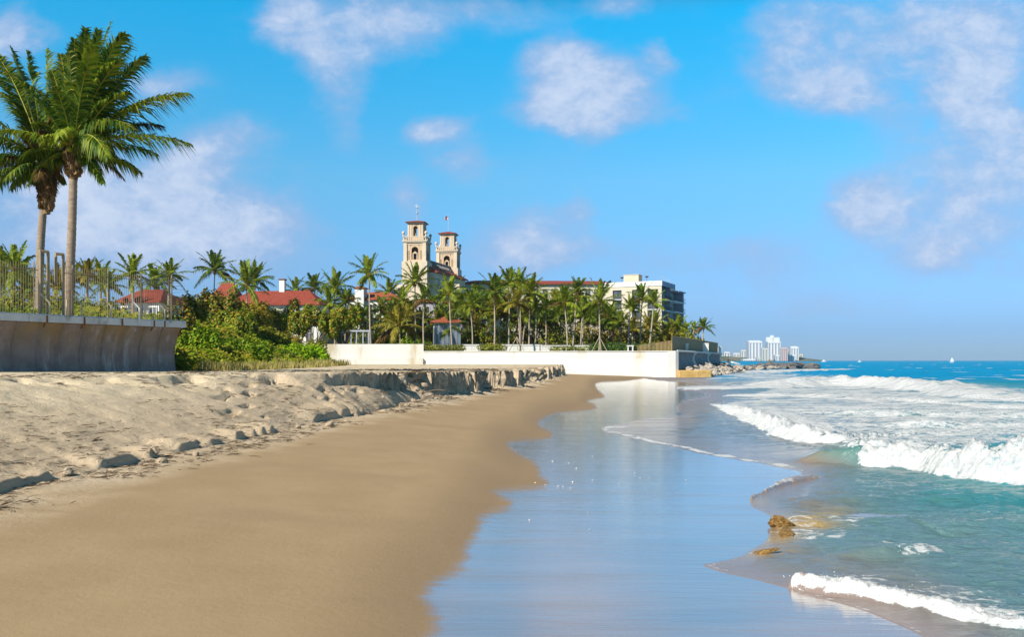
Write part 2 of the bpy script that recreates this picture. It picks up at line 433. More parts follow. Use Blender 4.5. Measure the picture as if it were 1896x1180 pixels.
def sand_mat():
    q = NT('beach_sand'); p = q.pos()
    wet, _ = q.attr('wet'); bank, _ = q.attr('bank')
    n1 = q.noise(p, .8, 6, .6); n2 = q.noise(p, 9, 5, .65); n3 = q.noise(p, 90, 3, .6)
    g = q.n('NewGeometry'); sx = q.n('SeparateXYZ'); q.l(g.outputs['Position'], sx.inputs[0])
    # dry cream sand above, damp fawn sand below the bank
    b2 = q.math('ADD', bank, q.math('MULTIPLY', q.math('SUBTRACT', n1, .5), 2.2))
    dry = q.mr(b2, -1.9, -.2)
    damp_c = q.mix(q.mr(n1, .3, .7), (.325, .228, .125), (.37, .262, .148))
    dry_c = q.mix(q.mr(n1, .35, .65), (.60, .50, .35), (.68, .565, .405))
    dry_c = q.mix(q.mr(n2, .45, .75, 0, .45), dry_c, (.50, .40, .28))
    warm = q.mr(bank, 5.0, 1.5)
    dry_c = q.mix(q.math('MULTIPLY', warm, .45), dry_c, (.52, .375, .25))
    c = q.mix(dry, damp_c, dry_c)
    # damp, root-filled layers and the shade of hollows, painted dark on the cut face
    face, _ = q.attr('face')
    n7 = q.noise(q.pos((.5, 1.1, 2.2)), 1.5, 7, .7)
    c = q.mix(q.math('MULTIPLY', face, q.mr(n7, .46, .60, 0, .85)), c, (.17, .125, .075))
    n8 = q.noise(q.pos((1, 1, 1)), 3.2, 8, .75)
    spk = q.math('MULTIPLY', q.mr(n8, .60, .66), q.math('MULTIPLY', dry, q.mr(q.noise(p, .5, 3), .45, .6)))
    c = q.mix(q.math('MULTIPLY', spk, .55), c, (.22, .16, .10))
    # brownish drift lines low on the beach
    n4 = q.noise(q.pos((.35, 1.6, 1), (0, 0, .15)), 1.5, 6, .7)
    st = q.math('MULTIPLY', q.mr(n4, .60, .72), q.math('MULTIPLY', q.mr(bank, -3.2, -1.), q.mr(bank, .6, -.2)))
    c = q.mix(q.math('MULTIPLY', st, .45), c, (.26, .16, .085))
    sp = q.mr(n3, .66, .74)
    c = q.mix(q.math('MULTIPLY', sp, q.math('MULTIPLY', dry, .4)), c, (.25, .19, .13))
    # damp margin and the glossy film
    nw = q.noise(q.pos((.5, 3., 1)), 1.6, 4, .6)
    nws = q.math('MULTIPLY', q.math('SUBTRACT', nw, .5), .30)
    w2 = q.math('ADD', wet, nws)
    film = q.mr(w2, -.07, .16)
    marg = q.mr(q.math('ADD', w2, q.math('MULTIPLY', q.math('SUBTRACT', n1, .5), .9)), -1.5, .02)
    n9 = q.noise(q.pos((.35, .9, 1)), .55, 7, .65)
    c = q.mix(q.math('MULTIPLY', q.mr(n9, .5, .68), q.math('MULTIPLY', q.math('SUBTRACT', 1., dry), .5)), c, (.29, .205, .12))
    c = q.mix(q.math('MULTIPLY', q.mr(n3, .35, .7), q.math('MULTIPLY', q.math('SUBTRACT', 1., dry), .25)), c, (.42, .32, .2))
    c = q.mix(q.math('MULTIPLY', marg, .75), c, (.235, .165, .10))
    n5 = q.noise(q.pos((.25, 1.2, 1)), .8, 4, .6)
    film = q.math('MULTIPLY', film, q.mr(q.noise(q.pos((.3, 2.2, 1)), .7, 6, .65), .25, .6, .68, 1.))
    filmc = q.mix(q.mr(n5, .35, .7), (.235, .18, .165), (.30, .225, .20))
    c = q.mix(film, c, filmc)
    q.base(c)
    q.l(q.mr(film, 0, 1, .85, .13), q.b.inputs['Roughness'])
    q.l(q.mr(film, 0, 1, .2, 1.), q.b.inputs['Specular IOR Level'])
    q.set(IOR=1.45)
    q.l(film, q.b.inputs['Coat Weight']); q.set(Coat_Roughness=.11, Coat_IOR=1.7)
    h = q.math('ADD', q.math('MULTIPLY', n2, .6), q.math('MULTIPLY', n3, .25))
    bs = q.math('MULTIPLY', q.math('ADD', q.math('MULTIPLY', dry, .65), .22), q.math('SUBTRACT', 1., film))
    nb = q.bump(h, bs, .09)
    n6 = q.noise(q.pos((.7, 5, 1)), 1.6, 5, .6)
    nb2 = q.bump(n6, q.math('MULTIPLY', film, .12), .05, nb)
    q.l(nb2, q.b.inputs['Normal'])
    q.l(q.bump(n6, .11, .05), q.b.inputs['Coat Normal'])
    return q.m
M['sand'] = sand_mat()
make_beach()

# ================================================================== SEA
_edge = [(1190, 699), (1215, 703), (1320, 709), (1235, 719), (1330, 728), (1265, 740), (1250, 757), (1275, 768), (1180, 780), (1098, 796), (1190, 815), (1290, 834), (1370, 849), (1440, 858), (1490, 872), (1470, 886),
         (1420, 900), (1384, 926), (1425, 945), (1430, 985), (1395, 1010), (1378, 1028), (1285, 1043), (1340, 1058), (1400, 1073), (1440, 1082), (1500, 1098), (1620, 1136), (1720, 1178), (1800, 1235), (1950, 1380), (2300, 1900)]
_edge = chaikin(_edge)
SEA_POLY = _edge+[(20000, 2600), (20000, -4000), (1205, -4000)]
FOAM = [([(1345, 758), (1400, 782), (1435, 806), (1560, 820), (1585, 845), (1600, 836), (1760, 833), (1896, 830), (2600, 830), (2600, 748), (1896, 743), (1780, 734), (1700, 723), (1620, 706), (1560, 698), (1480, 692),
          (1400, 684), (1345, 683), (1350, 700), (1430, 715), (1390, 735), (1340, 746)], .60, 9),
        ([(1180, 701), (1300, 698), (1345, 686), (1440, 690), (1440, 716), (1340, 722), (1250, 720), (1200, 712)], .40, 5),
        ([(1345, 755), (1440, 808), (1570, 822), (1540, 790), (1480, 770), (1420, 750)], .74, 12),
        ([(1490, 1075), (1600, 1100), (1896, 1160), (2300, 1200), (2300, 1120), (1896, 1108), (1720, 1070), (1600, 1060)], .38, 14),
        ([(1420, 955), (1450, 950), (1560, 955), (1640, 945), (1560, 1000), (1470, 1000), (1420, 985)], .40, 9),
        ([(1600, 845), (1700, 850), (1896, 870), (2600, 880), (2600, 826), (1896, 826), (1740, 832)], .85, 6),
        ([(1180, 770), (1260, 755), (1340, 752), (1350, 765), (1280, 775), (1200, 782)], .33, 5)]
# (foot of the wave in the photograph, height in metres), front width, back width, foam on the crest
WAVES = [
    ([(1400, 858, .02), (1460, 857, .10), (1510, 856, .26), (1575, 861, .46), (1640, 866, .52), (1700, 868, .5), (1740, 882, .68), (1800, 893, .78), (1896, 898, .82), (2100, 905, .8), (2600, 925, .8)], .55, 1.6, (1570, 1600), 1.),
    ([(1320, 752, .05), (1345, 768, .35), (1410, 799, .42), (1430, 813, .4), (1500, 827, .38), (1560, 829, .28), (1610, 827, .15)], .6, 2.4, (1300, 1310), 1.),
    ([(1590, 843, .1), (1620, 842, .3), (1690, 840, .3), (1740, 838, .1)], .5, 1.2, (1500, 1510), .8),
    ([(1280, 722, .05), (1400, 721, .14), (1480, 720, .32), (1560, 715, 1.05), (1640, 721, .75), (1720, 733, .45), (1800, 742, .25), (1896, 750, .2), (2300, 772, .2)], 2.5, 9, (1200, 1210), 1.),
    ([(1335, 690, .3), (1380, 691, .5), (1450, 690, .4), (1520, 686, .3), (1600, 684, .2)], 3., 8, (1200, 1210), 1.),
    ([(1330, 735, .1), (1420, 737, .2), (1500, 736, .2), (1640, 744, .2), (1800, 756, .15)], 1.5, 5, (1200, 1210), .9),
    ([(1425, 1080, .03), (1478, 1090, .13), (1560, 1101, .15), (1640, 1116, .13), (1720, 1138, .10), (1800, 1153, .09), (1900, 1166, .09), (2050, 1190, .09), (2400, 1260, .09)], .16, .5, (1440, 1460), 1.),
    ([(1540, 1042, .02), (1600, 1044, .08), (1660, 1042, .10), (1710, 1036, .10), (1760, 1030, .04)], .25, .6, (1655, 1700), .7),
    ([(1500, 940, .03), (1600, 938, .10), (1750, 935, .12), (1896, 930, .1), (2300, 930, .1)], .6, .9, (9000, 9001), 0.),
    ([(1385, 930, .02), (1420, 908, .06), (1475, 890, .05), (1530, 884, .03)], .2, .5, (1200, 1210), .55),
    ([(1760, 990, .05), (1850, 985, .08), (2100, 985, .1)], .5, .8, (9000, 9001), 0.),
    ([(1560, 800, .1), (1700, 803, .22), (1896, 800, .2), (2300, 800, .2)], .9, 2., (1200, 1210), .5),
    ([(1480, 772, .1), (1640, 776, .3), (1896, 778, .25), (2300, 780, .2)], 1., 3., (1200, 1210), .5),
]
def make_sea():
    pys = np.concatenate([[668.08, 668.15, 668.3, 668.5, 668.8, 669.2, 669.6], np.arange(670, 690, .45), np.arange(690, 905, .6), np.arange(905, 1200, 1.05), np.geomspace(1200, 3000, 30)])[::-1]
    pxs = np.concatenate([np.arange(1020, 1960, 1.9), np.geomspace(1962, 9000, 170)])
    PY, PX = np.meshgrid(pys, pxs, indexing='ij')
    d = F*EYE/(PY-HY); Xg = (PX-CX)/F*d; Y = d.copy()
    fl = (fbm(Xg*1.1, Y*.55, 3, 3)-.5)
    e = sdf_poly(PX.ravel(), PY.ravel(), SEA_POLY).reshape(PX.shape)
    e = e+fl*np.clip(14*20/np.maximum(d, 10), 2, 16)*(e < 60)
    near = sst(900, 100, d)
    z = np.full(PX.shape, .012)
    deep = sst(10, 240, e)
    # open water chop
    ch = (fbm(Xg*.22, Y*.5, 4, 41)-.5)*.34+(fbm(Xg*.8, Y*1.6, 3, 43)-.5)*.10
    z = z+ch*deep*near
    z = z+sst(4, 60, e)*(fbm(Xg*1.5, Y*3.6, 4, 47)-.5)*.12*sst(60, 20, d)
    foam = np.zeros(PX.shape); crest = np.zeros(PX.shape); green = np.zeros(PX.shape); dx = np.zeros(PX.shape); dy = np.zeros(PX.shape)
    for P, a, soft in FOAM:
        s = sdf_poly(PX.ravel(), PY.ravel(), P).reshape(PX.shape)+fl*soft*2.5
        foam = np.maximum(foam, a*sst(-soft, soft, s))
    for P, wf, wb, fx, fa in WAVES:
        for _ in range(2):
            Q = [P[0]]
            for a, b in zip(P[:-1], P[1:]): Q += [tuple(u*.75+v*.25 for u, v in zip(a, b)), tuple(u*.25+v*.75 for u, v in zip(a, b))]
            P = Q+[P[-1]]
        L = []
        for (x, y, h) in P:
            dd = F*EYE/(y-HY); L.append(((x-CX)/F*dd, dd, h))
        D, T, side = dist_line(Xg.ravel(), Y.ravel(), L)
        D = D.reshape(PX.shape); T = T.reshape(PX.shape); side = side.reshape(PX.shape)
        q = np.where(side < 0, D, -D)
        hh = np.interp(T*(len(P)-1), np.arange(len(P)), [p[2] for p in P])
        ends = sst(0, .03, T)*sst(1, .97, T)
        pxa = np.interp(T*(len(P)-1), np.arange(len(P)), [p[0] for p in P])
        fm = fa*sst(fx[0], fx[1], pxa+fl*60)
        q = q+(fbm(Xg/wf*.45, Y/wf*.45, 4, 7)-.5)*wf*1.1*(.25+.75*fm)
        front = sst(0, wf, q); back = np.exp(-np.clip(q-wf, 0, None)/wb)
        prof = front*np.minimum(back, 1)
        lump = 1+fm*((fbm(Xg/wf*.8, Y/wf*.8, 3, 11)-.5)*1.0+(fbm(Xg/wf*3, Y/wf*3, 4, 12)-.5)*.5)
        z = z+hh*ends*prof*np.where(q < wf*1.6, lump, 1+(lump-1)*np.exp(-np.clip(q-1.6*wf, 0, None)/wf))
        f2 = fm*ends*sst(-.15*wf, .25*wf, q)*np.exp(-np.clip(q-1.4*wf, 0, None)/(wb*.7))
        foam = np.maximum(foam, f2*(.52+.5*fbm(Xg/wf*1.3, Y/wf*1.3, 4, 17)+.14*sst(.5*wf, .1*wf, np.abs(q-.5*wf)))*np.clip(hh/.05, 0, 1))
        crest = np.maximum(crest, f2)
        green = np.maximum(green, (1-fm)*ends*front*back*np.clip(hh*2.2, 0, 1))
        lean = -.28*hh*ends*sst(.35, 1, front)*np.exp(-np.clip(q-wf, 0, None)/(wf*.8))
        dy += lean
    z = z+foam*(fbm(Xg*2.2, Y*3, 4, 19)-.5)*.10*sst(14, 24, d)*sst(400, 90, d)
    z = z+crest*(fbm(Xg*6, Y*5, 4, 23)-.5)*np.clip(z, 0, .6)*.42*sst(60, 25, d)
    # breaking foam line along the swash edge
    sharp = sst(1090, 1100, PX)*sst(1500, 1440, PX)*(PY > 790)*(PY < 880)
    lip = sst(-1, 1.2, e)*sst(6.5, 2, e)
    foam = np.maximum(foam, lip*(.34+.54*sharp*sst(.35, .6, fbm(Xg*2, Y*2, 3, 53)))*sst(1200, 1180, PY))
    # scattered white caps offshore
    wc = sst(.72, .80, fbm(Xg*.16, Y*.10, 3, 67))*sst(70, 130, d)*sst(1500, 500, d)
    foam = np.maximum(foam, .8*wc)
    foam = np.maximum(foam, .18*deep*sst(26, 10, d))
    zs = np.where(d < 140, ground_z(Xg, np.minimum(d, 148), False)[0], -.08)
    thin = sst(2, 46, e)
    thin = np.maximum(thin, sst(.15, .5, crest))
    z = (zs+.006)*(1-thin)+z*thin
    z = np.where(e < 0, np.minimum(z, zs+.006+e*.0035), z)
    # body colour of the water: sand in suspension inshore, clear blue outside
    s1 = np.array([.185, .17, .16]); s2 = np.array([.10, .195, .215]); s3 = np.array([.02, .225, .27]); s4 = np.array([.0, .245, .49])
    k1 = sst(8, 150, e+fl*60)[..., None]; k2 = (sst(190, 420, e+(fbm(Xg*.1, Y*.25, 3, 73)-.5)*260)*sst(10, 15, d))[..., None]; k3 = sst(60, 150, d)[..., None]
    c = s1*(1-k1)+s2*k1; c = c*(1-k2)+s3*k2; c = c*(1-k3)+s4*k3
    c = c*(.85+.3*fbm(Xg*.15, Y*.3, 3, 79))[..., None]
    k0 = sst(0, 40, e)[..., None]; c = np.array([.25, .195, .18])*(1-k0)+c*k0
    for (gx, gy, rx, ry, kk) in ((1490, 968, 60, 16, .9), (1440, 996, 45, 14, .85), (1410, 1024, 34, 9, .8), (1540, 950, 45, 10, .5), (1450, 861, 60, 6, .6), (1400, 928, 30, 9, .5)):
        gm_ = (kk*np.exp(-((PX-gx)/rx)**2-((PY-gy)/ry)**2)*(.5+fbm(Xg*2.5, Y*3, 3, 83)))[..., None]
        c = c*(1-np.clip(gm_, 0, 1))+np.clip(gm_, 0, 1)*np.array([.40, .26, .07])
    c = c*(1-.45*sst(.2, .6, foam)[..., None]*sst(24, 30, d)[..., None])+.45*sst(.2, .6, foam)[..., None]*sst(24, 30, d)[..., None]*np.array([.20, .27, .34])
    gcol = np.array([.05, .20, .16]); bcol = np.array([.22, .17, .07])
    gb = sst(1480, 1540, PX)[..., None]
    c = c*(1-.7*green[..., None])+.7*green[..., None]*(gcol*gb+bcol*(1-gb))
    nr, nc = PX.shape
    idx = np.arange(nr*nc).reshape(nr, nc)
    ok = (e > -14)
    fk = ok[:-1, :-1] | ok[1:, 1:] | ok[:-1, 1:] | ok[1:, :-1]
    Fq = np.stack([idx[:-1, :-1], idx[:-1, 1:], idx[1:, 1:], idx[1:, :-1]], -1)[fk].reshape(-1, 4)
    V = np.stack([Xg+dx, Y+dy, z], -1).reshape(-1, 3)
    used = np.zeros(len(V), bool); used[Fq.ravel()] = True
    re = np.cumsum(used)-1
    o = npmesh('sea', V[used], re[Fq], M['sea'], dict(foam=np.clip(foam, 0, 1).ravel()[used], crest=crest.ravel()[used], wcol=c.reshape(-1, 3)[used], edge=e.ravel()[used]))
    return tag(o, kind='structure')
def sea_mat():
    q = NT('sea_water'); p = q.pos((1, 1, 1))
    foam, _ = q.attr('foam'); _, wc = q.attr('wcol'); crest, _ = q.attr('crest')
    g = q.n('NewGeometry'); sx = q.n('SeparateXYZ'); q.l(g.outputs['Position'], sx.inputs[0])
    far = q.mr(sx.outputs[1], 14, 60)
    nA = q.noise(q.pos((.55, 1., 1.)), 5.5, 9, .68, .8)
    nB = q.noise(q.pos((.5, 1., 1.)), 1.7, 9, .72, .5)
    n = q.n('Mix', data_type='FLOAT'); q.l(far, n.inputs[0]); q.l(nA, n.inputs[2]); q.l(nB, n.inputs[3])
    nS = q.noise(q.pos((.10, .75, 1.)), 1.3, 6, .6, .3)
    nn = q.mr(q.math('ADD', q.math('MULTIPLY', n.outputs[0], q.mix_f(far, 1., .45)), q.math('MULTIPLY', nS, q.mix_f(far, 0., .55))), .32, .68, 0, 1, False)
    lo = q.math('SUBTRACT', .96, q.math('MULTIPLY', foam, 1.12)); hi = q.math('ADD', lo, .30)
    fm = q.mr(nn, lo, hi)
    fm = q.math('MULTIPLY', fm, q.mr(foam, .02, .12))
    fn = q.noise(p, 7, 8, .7)
    fc = q.mix(q.mr(fn, .3, .65), (.49, .52, .56), (.62, .63, .635))
    q.base(q.mix(fm, wc, fc))
    q.l(q.mix_f(fm, q.mr(sx.outputs[1], 35, 130, .10, .5), .85), q.b.inputs['Roughness'])
    q.l(q.mix_f(fm, q.mr(sx.outputs[1], 45, 95, .5, .02), .12), q.b.inputs['Specular IOR Level'])
    q.set(IOR=1.333)
    r1 = q.noise(q.pos((.7, 1.9, 1)), 3.6, 6, .66, .4); r2 = q.noise(q.pos((.6, 1.6, 1)), .5, 5, .6, .3)
    edge, _ = q.attr('edge')
    b1 = q.bump(r1, q.mr(edge, 6, 170, .16, .85), .12); b2 = q.bump(r2, q.math('MULTIPLY', far, .8), .6, b1)
    b3 = q.bump(fn, q.math('MULTIPLY', fm, .6), .09, b2)
    q.l(b3, q.b.inputs['Normal'])
    return q.m
M['sea'] = sea_mat()
make_sea()

# ================================================================== LAND BEHIND
WL0, WL1 = Vector((-18.8, 50, 0)), Vector((-23.7, 41, 0))
wdir = (WL0-WL1).normalized()            # along the left sea wall, away from the camera
wn = Vector((wdir.y, -wdir.x, 0))        # towards the sea
def WL(s, n=0, z=0):
    n -= .36
    return Vector((WL0.x+wdir.x*s+wn.x*n, WL0.y+wdir.y*s+wn.y*n, z))
mb = MB()
a, b = WL(-34, -.3), WL(-.05, -.3)
mb.prism([(a.x, a.y), (b.x, b.y), (b.x-16, b.y+8), (b.x-40, b.y+60), (-160, 130), (-160, 10)][::-1], .5, 4.8)
tag(mb.build('terrace', M['lawn']), kind='structure')
# terrain behind the white sea wall
mb = MB(); mb.prism([(-140, 147.5), (24.2, 147.5), (27.5, 149), (44.9, 196.5), (60, 330), (40, 620), (-500, 620), (-420, 200)], -1, 4.1)
tag(mb.build('terrain', M['land']), kind='structure')
# far shore under the city
mb = MB()
pts = [(1300, 661), (1340, 660), (1380, 662), (1430, 661), (1470, 660), (1495, 664), (1525, 667.5)]
D0 = 2780
vs = []
for px, py in pts:
    vs += [at(px, 669.8, D0), at(px, py, D0+60), at(px, py+.4, D0+900)]
n = len(pts)
mb.add(vs, [(3*i, 3*i+3, 3*i+4, 3*i+1) for i in range(n-1)]+[(3*i+1, 3*i+4, 3*i+5, 3*i+2) for i in range(n-1)])
M['far_shore'] = simple('far_shore_green', (.05, .075, .04), (.16, .15, .11), .02, .9)
tag(mb.build('far_shore', M['far_shore']), kind='structure')
# ================================================================== PALMS
def bez(a, c, b, t): return a*((1-t)**2)+c*(2*t*(1-t))+b*(t*t)
def frond(mb, a, c, b, n=30, Lm=.9, wid=.05, droop=.45, rr=.03, mleaf=0, mr_=1, rnd=random, t0=.14, vee=.25, seg=9, twist=0., wind=(0, 0, 0)):
    a, c, b = Vector(a), Vector(c), Vector(b); wind = Vector(wind)
    pts = [bez(a, c, b, i/seg) for i in range(seg+1)]
    mb.tube(pts, [rr*(1-.85*i/seg) for i in range(seg+1)], 4, mr_, False)
    up = Vector((0, 0, 1))
    for i in range(n):
        t = t0+(1-t0)*(i+.5)/n
        p = bez(a, c, b, t); T = (bez(a, c, b, min(1, t+.02))-bez(a, c, b, t-.02)).normalized()
        Sd = T.cross(up)
        if Sd.length < .15: Sd = T.cross(Vector((.3, 1, 0)))
        Sd.normalize(); N = Sd.cross(T).normalized()
        if twist:
            Rm = Matrix.Rotation(twist, 3, T); Sd = Rm @ Sd; N = Rm @ N
        prof = (math.sin(math.pi*min(1, .16+.80*t)))**.7
        for sg in (-1, 1):
            L = Lm*prof*rnd.uniform(.66, 1.15)
            fw = .45+.75*t
            dr = (Sd*sg+T*fw+N*(vee+rnd.uniform(-.22, .22))).normalized()
            mid = p+dr*L*.5+wind*L*.12
            dd = droop*rnd.uniform(.6, 1.4)
            tip = p+dr*L*.95-up*dd*L*.75+wind*L*.4
            mid = mid-up*dd*L*.16
            wv = (dr.cross(N)).normalized()
            if rnd.random() < .5: wv = (wv+N*rnd.uniform(-.7, .7)).normalized()
            w = wid*rnd.uniform(.8, 1.2)
            mb.add([p-wv*w*.5, p+wv*w*.5, mid+wv*w*.55, mid-wv*w*.55, tip], [(0, 1, 2, 3), (3, 2, 4)], mleaf)

def trunk_mesh(base, top, r0, r1, bend=(0, 0, 0), n=14, nseg=26, rings=True, rnd=random):
    mb = MB(); base, top = Vector(base), Vector(top)
    c = (base+top)/2+Vector(bend); pts = []; rad = []
    for i in range(nseg+1):
        t = i/nseg
        pts.append(bez(base, c, top, t))
        r = r0+(r1-r0)*t
        r += r0*.55*math.exp(-t*14)
        if rings: r *= 1+.05*((i % 2)*2-1)*rnd.uniform(.3, 1)
        rad.append(r)
    mb.tube(pts, rad, n)
    return mb

# ---- the two tall palms by the left wall: fronds follow the photograph
def hero_palm(d, base_px, cen, tips, label, seed, boots=1.0, coco=(), r=.2, bend=(0, 0, 0), hang=()):
    rnd = random.Random(seed)
    b = Vector((X(base_px, d), d, 4.6)); C = at(cen[0], cen[1], d)
    t = thing('palm_tree', label, 'palm tree', b, group='tall palms behind the sea wall')
    trunk_mesh(b, C-Vector((0, 0, .5)), r, r*.82, bend, 16, 60, True, rnd).build('trunk', M['trunk'], t, True, b)
    # crown shaft: ragged leaf bases
    mb = MB()
    hb = boots
    for k in range(int(190*hb)):
        h = rnd.uniform(-hb*1.55, .45); a = rnd.uniform(0, 6.283)
        f = (h+hb*1.55)/(hb*1.55+.45)
        rr = r*(.9+.85*math.sin(min(1, f*1.25)*math.pi*.62))
        o = Vector((math.cos(a), math.sin(a), 0)); s_ = Vector((-math.sin(a), math.cos(a), 0))
        p = C+o*rr*.8+Vector((0, 0, h)); w = rnd.uniform(.06, .13); L = rnd.uniform(.2, .5)
        q = p+o*rnd.uniform(.08, .22)+Vector((0, 0, L)); 
        mb.add([p-s_*w, p+s_*w, q+s_*w*.5, q-s_*w*.5, q+o*.05-Vector((0, 0, L*.7)), q+o*.12+s_*rnd.uniform(-.1, .1)-Vector((0, 0, L*.2))], [(0, 1, 2, 3), (3, 2, 5), (0, 3, 4)], 0)
    core = [(r*.85, -hb*1.6), (r*1.3, -hb*.8), (r*1.8, -.15), (r*1.4, .35), (.02, .8)]
    mb.lathe(core, C, 12, 0)
    crown = mb.build('crown', M['boot'], t, False, b)
    for (tx, ty, dd, bul, dr, kind) in tips:
        mb = MB(); tip = at(tx, ty, d+dd)
        a = C+(tip-C).normalized()*.15+Vector((0, 0, rnd.uniform(-.1, .25)))
        L = (tip-a).length
        if L > 7.5: tip = a+(tip-a)*7.5/L; L = 7.5
        c = a+(tip-a)*.52+Vector((0, 0, (bul*1.35+.03)*L))+Vector((rnd.uniform(-.1, .1), rnd.uniform(-.3, .3), 0))
        n = int(54+6*L)
        frond(mb, a, c, tip, n, .21*L+.12, .066, dr*1.25, .055, 0, 1, rnd, .12, .24, 12, rnd.uniform(-.6, .6), (.35, .1, 0))
        mb.build('frond', [M['leaf'] if kind == 0 else M['leaf_brown'] if kind == 2 else M['leaf_far'], M['rachis']], crown, False, b)
    for (x, y, dd) in coco:
        mb = MB(); mb.ball(at(x, y, d+dd), .15, 0, 12); mb.build('coconut', M['coconut'], t, True, b)
    return t
tipsA = [(348, 172, -.8, .13, .75, 1), (352, 266, -.4, .10, .8, 1), (270, 103, .6, .10, .6, 0), (240, 88, 1.5, .10, .55, 0), (232, 62, -1.2, .16, .5, 0),
         (205, 42, .3, .03, .4, 0), (182, 55, -1.0, .04, .35, 0), (158, 52, -.6, .03, .35, 0), (138, 72, .8, .05, .4, 0), (112, 100, 1.8, .05, .45, 0), (170, 84, -2.4, .08, .4, 1),
         (196, 118, -2.0, .1, .5, 1), (150, 118, 2.2, .1, .4, 0), (220, 150, 2.6, .12, .6, 0),
         (5, 128, -.8, .14, .55, 1), (-25, 248, -.5, .16, .75, 1), (72, 255, -2.6, .15, .8, 1), (96, 130, 1., .08, .5, 0), (60, 160, 1.8, .12, .5, 0), (30, 300, 1.4, .16, .9, 0),
         (262, 320, 1.4, .16, .9, 0), (228, 330, 2.4, .2, .95, 2), (190, 338, -.6, .22, 1., 0), (300, 232, 2.8, .14, .8, 2), (262, 190, 2.4, .12, .7, 0), (290, 285, 1.9, .15, .9, 0), (90, 330, 2.2, .2, 1., 2), (60, 330, .9, .2, 1., 0), (128, 96, -1.4, .05, .4, 0), (176, 70, 1.2, .03, .35, 0), (212, 92, 1.8, .06, .4, 0), (248, 130, 1.0, .10, .5, 0), (120, 150, -1.8, .08, .4, 0), (160, 130, -2.8, .10, .4, 0), (225, 110, -2.2, .12, .5, 0), (100, 160, -2.2, .12, .5, 0), (240, 170, -2.6, .16, .7, 0), (80, 200, 2.6, .16, .6, 0), (110, 250, -3., .25, .9, 1), (250, 240, -3., .22, .9, 0), (200, 290, -2.8, .3, 1., 0), (215, 300, 3., .3, 1., 2), (60, 230, 1.2, .16, .7, 0)]
hero_palm(46, 124, (136, 282), tipsA, 'tall coconut palm with a slender clean grey trunk and yellow-green coconuts', 3, .9, [(156, 293, -.35), (166, 290, -.3), (150, 296, -.3), (112, 268, -.3), (122, 264, -.4), (128, 276, -.45)], .235, (.12, 0, 0))
tipsB = [(-30, 120, .5, .14, .6, 0), (-10, 95, 1.2, .12, .5, 0), (20, 88, .6, .08, .45, 0), (50, 95, -.4, .05, .4, 0), (86, 92, .6, .05, .4, 0), (-60, 200, 0, .16, .7, 1), (-80, 262, .8, .2, .9, 0), (-40, 300, -.6, .22, 1., 0),
         (-10, 345, .6, .24, 1., 0), (20, 350, 1.2, .26, 1., 0), (48, 345, -.8, .25, 1., 0), (10, 290, -1.5, .2, .9, 2), (60, 340, 1.6, .26, 1., 2), (120, 340, .8, .26, 1., 0), (150, 300, 1.8, .22, .9, 0), (40, 200, 1.6, .1, .5, 2), (110, 150, 1.4, .08, .5, 0), (-20, 330, -1.4, .22, 1., 0), (95, 215, -1.8, .2, .9, 2), (30, 240, -2.2, .2, .9, 2), (10, 330, -2.4, .28, 1., 0), (70, 330, -2.6, .3, 1., 2), (115, 300, -2., .3, 1., 0), (-40, 250, -2.4, .2, .9, 0),
         (0, 170, 1.8, .12, .5, 0), (30, 140, 2.0, .1, .5, 0), (-50, 330, 1.8, .2, 1., 2), (100, 360, -1., .26, 1., 2), (75, 240, -1.4, .2, .8, 2)]
hero_palm(48.5, 74, (86, 318), tipsB, 'tall coconut palm with shaggy brown leaf bases below its crown', 11, 1.45, [], .225, (-.32, 0, 0))

# ---- softer palms further off: a few crowns, copied and turned
def crown_mesh(seed, n_f, mats, lean=.0, up=.5, n=30, wid=.085, Lm=.68):
    rnd = random.Random(seed); mb = MB(); R_ = 3.
    for k in range(n_f):
        az = k*2.399+rnd.uniform(-.3, .3)
        f = (k+.5)/n_f
        el = R(82)*(1-f)**.9+R(-34)*f**1.2+rnd.uniform(-.12, .12)
        L = R_*rnd.uniform(.85, 1.12)*(1 if f > .12 else .8)
        o = Vector((math.cos(az), math.sin(az), 0))
        tip = o*math.cos(el)*L+Vector((0, 0, math.sin(el)*L-.25*f))+Vector((lean*L*.25, 0, 0))
        c = tip*.5+Vector((0, 0, L*(.10+.22*f)))
        frond(mb, (0, 0, 0), c, tip, n, Lm, wid, .35+.75*f, .04, 0 if rnd.random() > .06 or f < .6 else 2, 1, rnd, .12, .35-.3*f, 7, rnd.uniform(-.4, .4), (.3, 0, 0))
    for k in range(26):                       # fibres and fruit stalks at the heart
        az = rnd.uniform(0, 6.28); h = rnd.uniform(-.55, .25); o = Vector((math.cos(az), math.sin(az), 0)); s_ = Vector((-o.y, o.x, 0))
        p = o*.13+Vector((0, 0, h)); q = o*rnd.uniform(.25, .45)+Vector((0, 0, h+rnd.uniform(.2, .5)))
        mb.add([p-s_*.09, p+s_*.09, q+s_*.04, q-s_*.04], [(0, 1, 2, 3)], 3)
    me = bpy.data.meshes.new('crown'); me.from_pydata(mb.v, [], mb.f)
    for k in mats: me.materials.append(k)
    me.polygons.foreach_set('material_index', mb.m); me.update()
    return me
M['heart'] = leafmat('palm_heart', [(.35, .22, .04), (.42, .28, .05), (.28, .2, .05)], .6, .1)
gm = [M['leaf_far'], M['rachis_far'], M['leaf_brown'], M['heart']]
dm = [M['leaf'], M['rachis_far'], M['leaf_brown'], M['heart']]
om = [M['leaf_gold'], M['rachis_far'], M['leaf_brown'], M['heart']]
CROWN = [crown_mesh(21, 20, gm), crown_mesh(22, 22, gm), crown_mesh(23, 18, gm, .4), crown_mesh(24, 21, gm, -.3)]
CROWN_D = [crown_mesh(31, 22, dm), crown_mesh(32, 24, dm, .3)]
